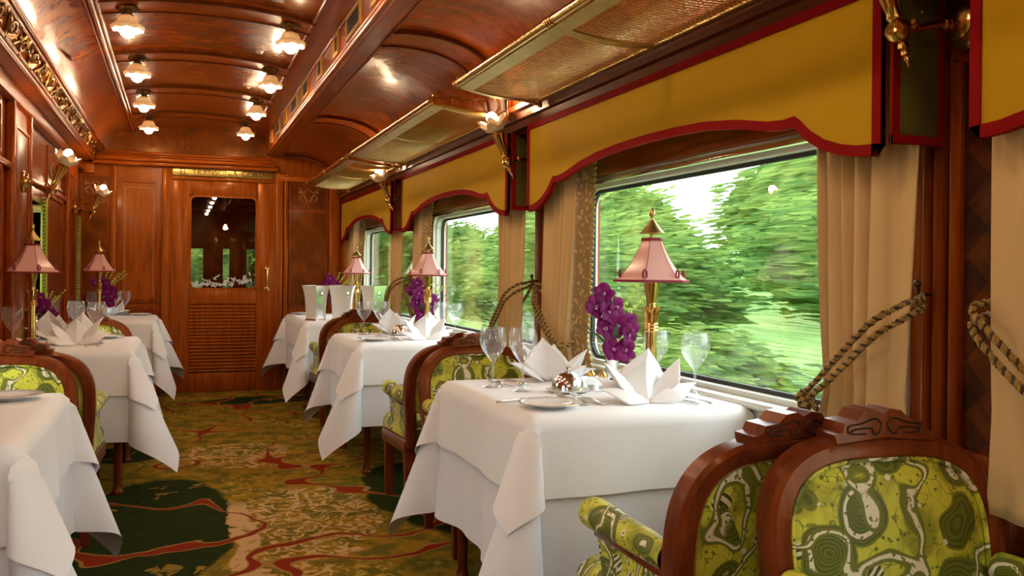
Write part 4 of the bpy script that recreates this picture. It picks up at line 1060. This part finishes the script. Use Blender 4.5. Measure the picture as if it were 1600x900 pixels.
def make_dome():
    r = empty('butter_dish', (0, 0, 0))
    MB().lathe([(0, .001), (.05, .001), (.062, .006), (.064, .008), (.0, .006)], 28).build('saucer', M['china'], r)
    MB().lathe([(.047, .007), (.047, .012), (.044, .028), (.036, .043), (.022, .053), (.008, .057), (.0, .058)], 32).build('domed_lid', M['silver'], r)
    MB().lathe([(.004, .056), (.004, .064), (.008, .068), (.008, .072), (.0, .073)], 12).build('knob', M['silver'], r); return r
BD = make_dome(); tag(BD, 'silver domed butter dish on the nearest right table, left of the near napkin', 'butter dish', 'silver domed butter dishes'); BD.location = (1.285, 2.88, TT); BD.scale = (1.22,) * 3
dup(BD, (1.36, 5.74, TT), 0, 'silver domed butter dish on the middle right table')
def make_shaker():
    r = empty('salt_shaker', (0, 0, 0))
    MB().lathe([(0, .001), (.016, .001), (.017, .004), (.0155, .045), (.014, .05), (.0, .051)], 24, lambda a, rr, z: (rr * (1 + .06 * math.cos(8 * a)), z)).build('glass_body', M['glass'], r)
    MB().lathe([(0, .003), (.012, .003), (.012, .018), (.0, .02)], 12).build('contents', M['etch'], r)
    MB().lathe([(.0155, .048), (.0165, .052), (.013, .060), (.006, .066), (.004, .070), (.0, .071)], 20).build('cap', M['brass'], r); return r
SH = make_shaker(); SH.location = (1.385, 2.90, TT); tag(SH, 'left one of two glass shakers with brass caps, behind the near napkin', 'shaker', 'pair of shakers')
dup(SH, (1.412, 2.862, TT), 0, 'right one of two glass shakers with brass caps, behind the near napkin')

def make_napkin(seed):
    R = random.Random(seed); r = MB()
    def petal(base, tip, side, w, curl, lean):
        # diamond folded along its axis
        b, t = Vector(base), Vector(tip); ax = t - b; s_ = Vector(side).normalized(); nrm = ax.cross(s_).normalized()
        if nrm.z < 0: nrm = -nrm
        def fn(u, v):
            k = v; half = w * (1 - abs(2 * k - .95) ** 1.25 * (1.0 if k > .475 else .80)); half = max(half, 0)
            q = (u - .5) * 2
            p = b + ax * k + s_ * (q * half) - nrm * (abs(q) * half * .55) + nrm * (curl * math.sin(PI * k)) 
            return tuple(p)
        r.grid(11, 11, fn)
    petal((0, .03, .005), (.035, .055, .168), (1, 0, 0), .085, .0, 0)
    petal((0, -.035, .004), (.0, -.012, .140), (1, 0, 0), .070, -.012, 0)
    petal((-.01, .0, .004), (-.135, .02, .125), (.25, 1, -.1), .062, .012, 0)
    petal((.01, .0, .004), (.125, .0, .140), (-.25, 1, -.1), .062, .012, 0)
    petal((0, -.04, .003), (-.165, -.035, .045), (.15, 1, .15), .058, .02, 0)
    petal((0, -.04, .003), (.17, -.03, .060), (-.15, 1, .15), .058, .02, 0)
    petal((.03, .05, .003), (.15, .10, .07), (-.6, 1, 0), .05, .02, 0)
    petal((-.03, .05, .003), (-.14, .10, .07), (.6, 1, 0), .05, .02, 0)
    r.v = [(x, y, max(z, .002)) for x, y, z in r.v]
    return r.build('folded_napkin', M['napkin'], None, ang=30, solid=.003)
NP = make_napkin(1); nfirst = [True]
def napkin(x, y, a, label):
    if nfirst[0]: o = NP; nfirst[0] = False
    else: o = NP.copy(); C.objects.link(o)
    o.location = (x, y, TT); o.rotation_euler = (0, 0, a); tag(o, label, 'napkin', 'napkins folded into lotus shapes')
napkin(1.435, 2.60, -.12, 'white napkin folded like a lotus, nearest the camera on the nearest right table')
napkin(1.365, 3.20, 2.6, 'white lotus napkin behind the stem glasses on the nearest right table')
napkin(1.43, 5.36, -.1, 'white lotus napkin at the near side of the middle right table')
napkin(1.37, 5.89, 2.7, 'white lotus napkin at the far side of the middle right table')
napkin(-.66, 5.86, 2.9, 'white lotus napkin on the far side of the middle left table')
napkin(-.52, 5.42, .1, 'white lotus napkin on the near side of the middle left table')
napkin(-.56, 8.68, 2.6, 'white lotus napkin on the left table by the end door')
# ------------------------------------------------------------------ table lamps
def make_table_lamp():
    r = empty('table_lamp', (0, 0, 0))
    MB().lathe([(0, 0), (.058, 0), (.060, .006), (.052, .014), (.034, .020), (.026, .03), (.022, .04), (.0, .041)], 30).build('base', M['brass'], r)
    def fl(a, rr, z): return (rr * (1 + .10 * math.cos(6 * a)) if .04 < z < .38 else rr), z
    MB().lathe([(.019, .03), (.021, .06), (.0185, .12), (.017, .18), (.0175, .225), (.016, .25), (.012, .29), (.0125, .305), (.017, .335), (.024, .372), (.026, .386), (.0, .387)], 36, fl).build('column', M['brass'], r)
    k = MB()
    for z in (.222, .233, .244, .303, .311): k.lathe([(.0, z - .006), (.022 if z < .3 else .0165, z - .005), (.025 if z < .3 else .018, z), (.022 if z < .3 else .0165, z + .005), (.0, z + .006)], 24)
    for q in range(6):
        a = q * PI / 3; k.tube([(rr * math.cos(a), rr * math.sin(a), z) for rr, z in ((.017, .25), (.018, .27), (.022, .288), (.029, .300))], [.008, .0075, .006, .004], 6)
    k.build('leaf_collar', M['brass'], r)
    n = 6
    def sh(u, v):
        # six concave faces
        a = 2 * PI * u * 1.0; s_ = (a / (PI / 3)) % 1; ap = math.cos(PI / 6) / math.cos((s_ - .5) * PI / 3)
        rr = .033 + (.122 - .033) * (1 - v) ** 1.0 - .010 * math.sin(PI * (1 - v)) + .010 * max(0, (.12 - v) / .12)
        return (rr * ap * math.cos(a + .3), rr * ap * math.sin(a + .3), .392 + .142 * v)
    s = MB().grid(61, 14, sh).build('lamp_shade', M['shade'], r, solid=.002, ang=20)
    g = MB()
    g.tube([(p[0] * 1.01, p[1] * 1.01, .392) for p in (sh(q / 60, 0) for q in range(61))], .0045, 6, False)
    g.tube([(p[0] * 1.02, p[1] * 1.02, .534) for p in (sh(q / 60, 1) for q in range(61))], .006, 6, False)
    for q in range(6):
        pts = [sh((q * 10) / 60, k_ / 12) for k_ in range(13)]; g.tube([(x * 1.012, y * 1.012, z) for x, y, z in pts], .0012, 5)
        for dv in (.10,):
            x, y, z = sh((q * 10) / 60, .11); l_ = math.hypot(x, y); ux, uy = x / l_, y / l_
            g.tube([(x + ux * .004 + .007 * math.cos(t) * -uy, y + uy * .004 + .007 * math.cos(t) * ux, z + .016 * math.sin(t) + .006) for t in [k_ * PI / 6 for k_ in range(13)]], .0032, 5, False)
    g.build('gimp_trim', M['gimp'], s)
    MB().lathe([(.0, .540), (.008, .540), (.008, .552), (.041, .554), (.043, .557), (.040, .560), (.022, .580), (.010, .598), (.006, .604), (.0055, .609), (.010, .616), (.011, .624), (.008, .634), (.003, .643), (.0, .645)], 28).build('finial_cap', M['brass_s'], r)
    return r
TL = make_table_lamp(); TL.location = (1.525, 2.72, TT); TL.rotation_euler = (0, 0, .56); tag(TL, 'brass table lamp with pink shade against the nearest right window', 'table lamp', 'pink shaded table lamps')
for x, y, l in ((1.50, 5.58, 'pink shaded brass lamp on the middle right table'), (1.52, 8.15, 'pink shaded brass lamp behind the silver coolers by the end door'),
                (-.705, 5.18, 'pink shaded brass lamp cut by the left picture edge'), (-.61, 8.05, 'pink shaded brass lamp on the left table by the end door')):
    dup(TL, (x, y, TT), .62, l)
# ------------------------------------------------------------------ vases and orchids
def make_vase(): return MB().lathe([(0, .0), (.030, .0), (.031, .004), (.0245, .012), (.025, .03), (.028, .07), (.033, .11), (.040, .138), (.043, .145), (.040, .143), (.030, .11), (.024, .05), (.0, .04)], 32).build('flower_vase', M['silver'], None)
VS = make_vase()
def blossom(R, s):
    b = MB()
    for k in range(5):
        a = 2 * PI * k / 5 + .3; wide = 1.0 if k in (1, 4) else .68
        def fn(u, v, a=a, wide=wide):
            l = v; w = wide * .024 * math.sin(PI * min(1, .10 + l * .86)) ** .7 * (u - .5) * 2
            x = .006 + .036 * l; z = .006 * math.sin(l * 2.6) - .25 * (w * w) / .024 + .004 * l
            return (x * math.cos(a) - w * math.sin(a), x * math.sin(a) + w * math.cos(a), z)
        b.grid(6, 7, fn)
    b.v = [(x * s, y * s, z * s) for x, y, z in b.v]; return b
def make_bouquet(seed, label, loc, rz):
    R = random.Random(seed); r = tag(empty('orchid_bouquet', loc, rz), label, 'flowers', 'magenta orchids in vases')
    spots = [(-.085, -.01, .215), (-.045, -.03, .195), (.0, -.02, .215), (-.045, .0, .265), (-.06, -.035, .135), (-.01, -.045, .145), (.065, -.03, .125), (.035, -.05, .105), (-.03, -.045, .055), (.02, -.055, .05), (.03, .02, .18), (.075, -.01, .15)]
    for i, (x, y, z) in enumerate(spots):
        b = blossom(R, R.uniform(1.0, 1.25)); nrm = Vector((x * 3 + R.uniform(-.35, .35), -1 + R.uniform(-.2, .3), R.uniform(-.1, .45))).normalized()
        q = Vector((0, 0, 1)).rotation_difference(nrm).to_matrix().to_4x4() @ Matrix.Rotation(R.uniform(0, 6), 4, 'Z')
        o = b.xf(Matrix.Translation((x, y, z + .13 - .06)) @ q).build('blossom', M['petal'], r, ang=60)
        l_ = MB().sphere((0, 0, .007), .007, 8, 6, 1, 1.4, 1.0).xf(Matrix.Translation((x, y, z + .07)) @ q).build('lip', M['lip'], o)
    st = MB()
    for i in (0, 3, 6, 9): x, y, z = spots[i]; st.tube(spline([(0, 0, .02), (x * .3, y * .2, .13), (x, y * .8, z + .065)]), .0028, 5)
    st.build('stem', M['leafd'], r)
    for k in range(11):
        a = R.uniform(PI * .55, PI * 1.45) if k < 7 else R.uniform(-.7, .7); L = R.uniform(.15, .25); up = R.uniform(.2, .9)
        def lf(u, v, a=a, L=L, up=up):
            w = .010 * math.sin(PI * min(1, v * .95 + .04)) * (u - .5) * 2; d = L * v
            return (d * math.cos(a) - w * math.sin(a), d * math.sin(a) * .6 + w * math.cos(a), .115 + up * d - .9 * d * d + .02 * k / 11)
        MB().grid(3, 9, lf).build('leaf', M['leafd'], r, ang=80)
    for k in range(7):
        a = -.5 + k * .24; L = R.uniform(.20, .30); s = MB()
        pts = spline([(0, .01, .11), (L * .25 * math.sin(a) + .01, .02, .11 + L * .5), (L * .8 * math.sin(a) + .06, .03, .11 + L)], 6)
        s.tube(pts, .0016, 4)
        for p in pts[6:]:
            for e in (-1, 1): s.sphere((p.x + e * .006 + R.uniform(-.002, .002), p.y, p.z), .0045, 5, 4, 1, .6, 1.5)
        s.build('sprig', M['sprig'], r)
    return r
vf = True
for i, (x, y, rz, ph) in enumerate(((1.585, 3.13, .15, 'nearest right table'), (1.56, 5.93, .15, 'middle right table'), (1.40, 8.62, .1, 'right table by the end door'), (-.735, 5.90, .9, 'middle left table'), (-.60, 8.45, .6, 'left table by the end door'))):
    o = VS if vf else VS.copy()
    if not vf: C.objects.link(o)
    vf = False
    o.location = (x, y, TT); tag(o, 'flared silver vase holding orchids on the ' + ph, 'vase', 'silver vases of orchids')
    bq = make_bouquet(20 + i, 'magenta orchids with green sprigs in the vase on the ' + ph, (x, y, TT), rz)
    if i == 3: bq.scale = (.72,) * 3
# ------------------------------------------------------------------ tall square coolers on the farthest right table
def make_cooler():
    r = empty('wine_cooler', (0, 0, 0)); rows = [(.062, 0), (.056, .015), (.058, .10), (.064, .20), (.074, .265), (.082, .29), (.078, .29), (.062, .2), (.052, .03)]
    vs = [(sx * w_, sy * w_, z) for w_, z in rows for sx, sy in ((-1, -1), (1, -1), (1, 1), (-1, 1))]; n = len(rows)
    MB().add(vs, [(i * 4 + j, i * 4 + (j + 1) % 4, i * 4 + 4 + (j + 1) % 4, i * 4 + 4 + j) for i in range(n - 1) for j in range(4)] + [(3, 2, 1, 0), ((n - 1) * 4, (n - 1) * 4 + 1, (n - 1) * 4 + 2, (n - 1) * 4 + 3)]).build('bucket', M['silver'], r, ang=20)
    for sy in (-1, 1): MB().sphere((0, sy * .068, .215), .02, 10, 7, 1, .35, 1.1).build('boss', M['silver'], r)
    for sx in (-1, 1):  # white plates paint the tablecloth's reflection onto two of the silver sides
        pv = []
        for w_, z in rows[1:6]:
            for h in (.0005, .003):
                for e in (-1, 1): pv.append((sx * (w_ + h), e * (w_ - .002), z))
        n2 = 5; MB().add(pv, [(i * 4 + a, i * 4 + b, i * 4 + 4 + b, i * 4 + 4 + a) for i in range(n2 - 1) for a, b in ((0, 1), (1, 3), (3, 2), (2, 0))] + [(0, 1, 3, 2), (16, 17, 19, 18)]).build('cloth_reflection_panel', M['china'], r, ang=20)
    MB().lathe([(.0, .05), (.045, .05), (.05, .18), (.06, .27), (.02, .28), (.0, .28)], 20, lambda a, rr, z: (rr * (1 + .08 * math.sin(5 * a + z * 30)), z)).build('napkin_lining', M['napkin'], r)
    return r
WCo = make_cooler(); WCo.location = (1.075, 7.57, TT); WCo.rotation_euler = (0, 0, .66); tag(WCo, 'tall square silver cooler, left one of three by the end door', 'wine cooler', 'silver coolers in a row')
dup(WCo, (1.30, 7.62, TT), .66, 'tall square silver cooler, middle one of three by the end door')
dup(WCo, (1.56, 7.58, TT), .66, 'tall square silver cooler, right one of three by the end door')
# ------------------------------------------------------------------ the landscape outside
def make_tree(loc, r, h, mat, seed, label, stretch=1.5):
    t = tag(empty('tree', loc), label, 'tree', 'trees outside the windows')
    R = random.Random(seed); o_ = Vector((R.uniform(0, 99), R.uniform(0, 99), R.uniform(0, 99)))
    bm = bmesh.new(); bmesh.ops.create_icosphere(bm, subdivisions=5, radius=1); bm.verts.index_update()
    m = MB(); vs = []
    for v in bm.verts:
        p = v.co.copy(); q = Vector((p.x * 2.0, p.y * .42, p.z * 2.6)); 
        d = 1 + .22 * noise.noise(q * 1.1 + o_) + .13 * noise.noise(q * 2.6 + o_) + .05 * noise.noise(Vector((q.x * 4, q.y * 3, q.z * 5)) + o_) + .03 * noise.noise(Vector((q.x * 2.5, q.y * 2.2, q.z * 13)) + o_)
        vs.append((p.x * d * r, p.y * d * r * stretch, h + p.z * d * r * 1.05))
    m.add(vs, [[v.index for v in f.verts] for f in bm.faces]); bm.free(); bm_pts = vs
    m.v = [(x * .9, y * .9, h + (z - h) * .9) for x, y, z in m.v]
    m.build('crown', mat, t, ang=60)
    lm = MB()
    for _ in range(1500):
        p = bm_pts[R.randrange(len(bm_pts))]; k = R.uniform(.86, 1.10) + (.10 if R.random() < .12 else 0)
        L = r * R.uniform(.14, .42); w_ = r * R.uniform(.018, .05); a = R.uniform(0, PI); ca, sa = math.cos(a) * w_, math.sin(a) * w_
        x, y, z = p[0] * k, p[1] * k, h + (p[2] - h) * k; dz = R.uniform(-.06, .06) * L
        lm.add([(x, y - L, z - dz), (x + ca, y - L * .3, z + sa), (x, y + L, z + dz), (x - ca, y + L * .3, z - sa)], [(0, 1, 2, 3)])
    tag(lm.build('leaf_sprays', mat, t, ang=0), kind='stuff')
    MB().tube([(0, 0, -.2), (.05, .02, h * .5), (0, 0, h)], [.14, .11, .08], 8).build('trunk', M['bark'], t)
g = MB()
def gz(x, y): return -1.15 + .22 * max(0, x - 3) * .55 + .12 * noise.noise(Vector((x * .4, y * .15, 3)))
g.grid(40, 60, lambda u, v: ((2.6 + 26 * u), (-25 + 160 * v), gz(2.6 + 26 * u, 0) + .12 * noise.noise(Vector((u * 14, v * 20, 1)))))
tag(g.build('grass_bank', M['grass'], None), 'grassy bank rising beside the track', 'grass', kind='stuff')
tag(MB().box(-30, -1.6, -25, 60, -1.4, -1.2).build('grass_field', M['grass'], None, ang=0), 'grass beside the track beyond the left windows', 'grass', kind='stuff')
mats = [M['fol1'], M['fol2'], M['fol3']]
R = random.Random(11); k = 0
rows = ((5.6, .55, .60, (2.5, 30.0), 3.2), (8.8, 1.15, 1.0, (3.0, 52.0), 5.5), (13., 1.5, 1.25, (4.0, 90.0), 6.0), (19., 1.9, 1.6, (6.0, 118.0), 9.0))
for x0, r0, h0, (a, b), st in rows:
    y = a
    while y < b:
        rr = r0 * R.uniform(.75, 1.2)
        x = x0 + R.uniform(-.7, .7); zb = gz(x, y) - .1
        hh = h0 + R.uniform(-.25, .35) * r0 
        make_tree((x, y, zb), rr, hh + rr * .5, mats[(k * 7 + int(x0)) % 3], 100 + k, 'blurred green trees passing outside the right windows', 2.6); k += 1
        y += st * R.uniform(.75, 1.25) * (1 + y / 60)
for i, x in enumerate((-2.6, .2, 3.0)): make_tree((x, 17.5 + i % 2, -1.2), 1.7, 1.9, M['fol2'], 400 + i, 'bright trees glimpsed through the glass of the end door', 1.0)
for i, (y, hh) in enumerate(((2.5, 1.8), (5.0, 2.4), (7.5, 2.0), (10.5, 2.3), (14, 2.5))):
    make_tree((-6.5 - i % 2, y, -1.2), 1.5, hh, mats[i % 2], 300 + i, 'green trees outside the narrow left windows', 1.4)
# ------------------------------------------------------------------ light and camera
W = bpy.data.worlds.new('overcast_sky'); S.world = W; W.use_nodes = True; nt = W.node_tree; nt.nodes.clear()
out = nt.nodes.new('ShaderNodeOutputWorld'); bg = nt.nodes.new('ShaderNodeBackground'); tc = nt.nodes.new('ShaderNodeTexCoord')
sx = nt.nodes.new('ShaderNodeSeparateXYZ'); nt.links.new(tc.outputs['Generated'], sx.inputs[0])
cr = nt.nodes.new('ShaderNodeValToRGB'); nt.links.new(sx.outputs[2], cr.inputs[0])
e = cr.color_ramp.elements; e[0].position = 0.0; e[0].color = (.86, .92, .95, 1); e[1].position = .6; e[1].color = (.88, .95, 1.0, 1)
nt.links.new(cr.outputs[0], bg.inputs[0]); bg.inputs[1].default_value = SKY; nt.links.new(bg.outputs[0], out.inputs[0])
sd = bpy.data.lights.new('hazy_sun', 'SUN'); sd.energy = SUN; sd.angle = .3; sd.color = (1, .96, .88)
so = bpy.data.objects.new('hazy_sun', sd); C.objects.link(so); so.rotation_euler = (math.radians(38), 0, math.radians(200))
cd = bpy.data.cameras.new('camera'); cam = bpy.data.objects.new('camera', cd); C.objects.link(cam); S.camera = cam
f = 1400.0; th = math.atan(521 / f); ro = .010
cd.sensor_fit = 'HORIZONTAL'; cd.sensor_width = 36; cd.lens = f / 1600 * 36
cd.shift_y = -(450 - (420 + 521 * math.tan(ro))) / 1600; cd.clip_start = .02; cd.clip_end = 300
cam.matrix_world = Matrix.Translation((0, 0, 1.18)) @ Matrix.Rotation(-th, 4, 'Z') @ Matrix.Rotation(PI / 2, 4, 'X') @ Matrix.Rotation(ro, 4, 'Z')
S.view_settings.view_transform = 'Standard'; S.view_settings.look = 'None'; S.view_settings.gamma = 1; S.view_settings.use_curve_mapping = False
S.view_settings.exposure = EXPO
S.cycles.use_denoising = True; S.cycles.max_bounces = 10; S.cycles.diffuse_bounces = 4; S.cycles.glossy_bounces = 5; S.cycles.transparent_max_bounces = 16
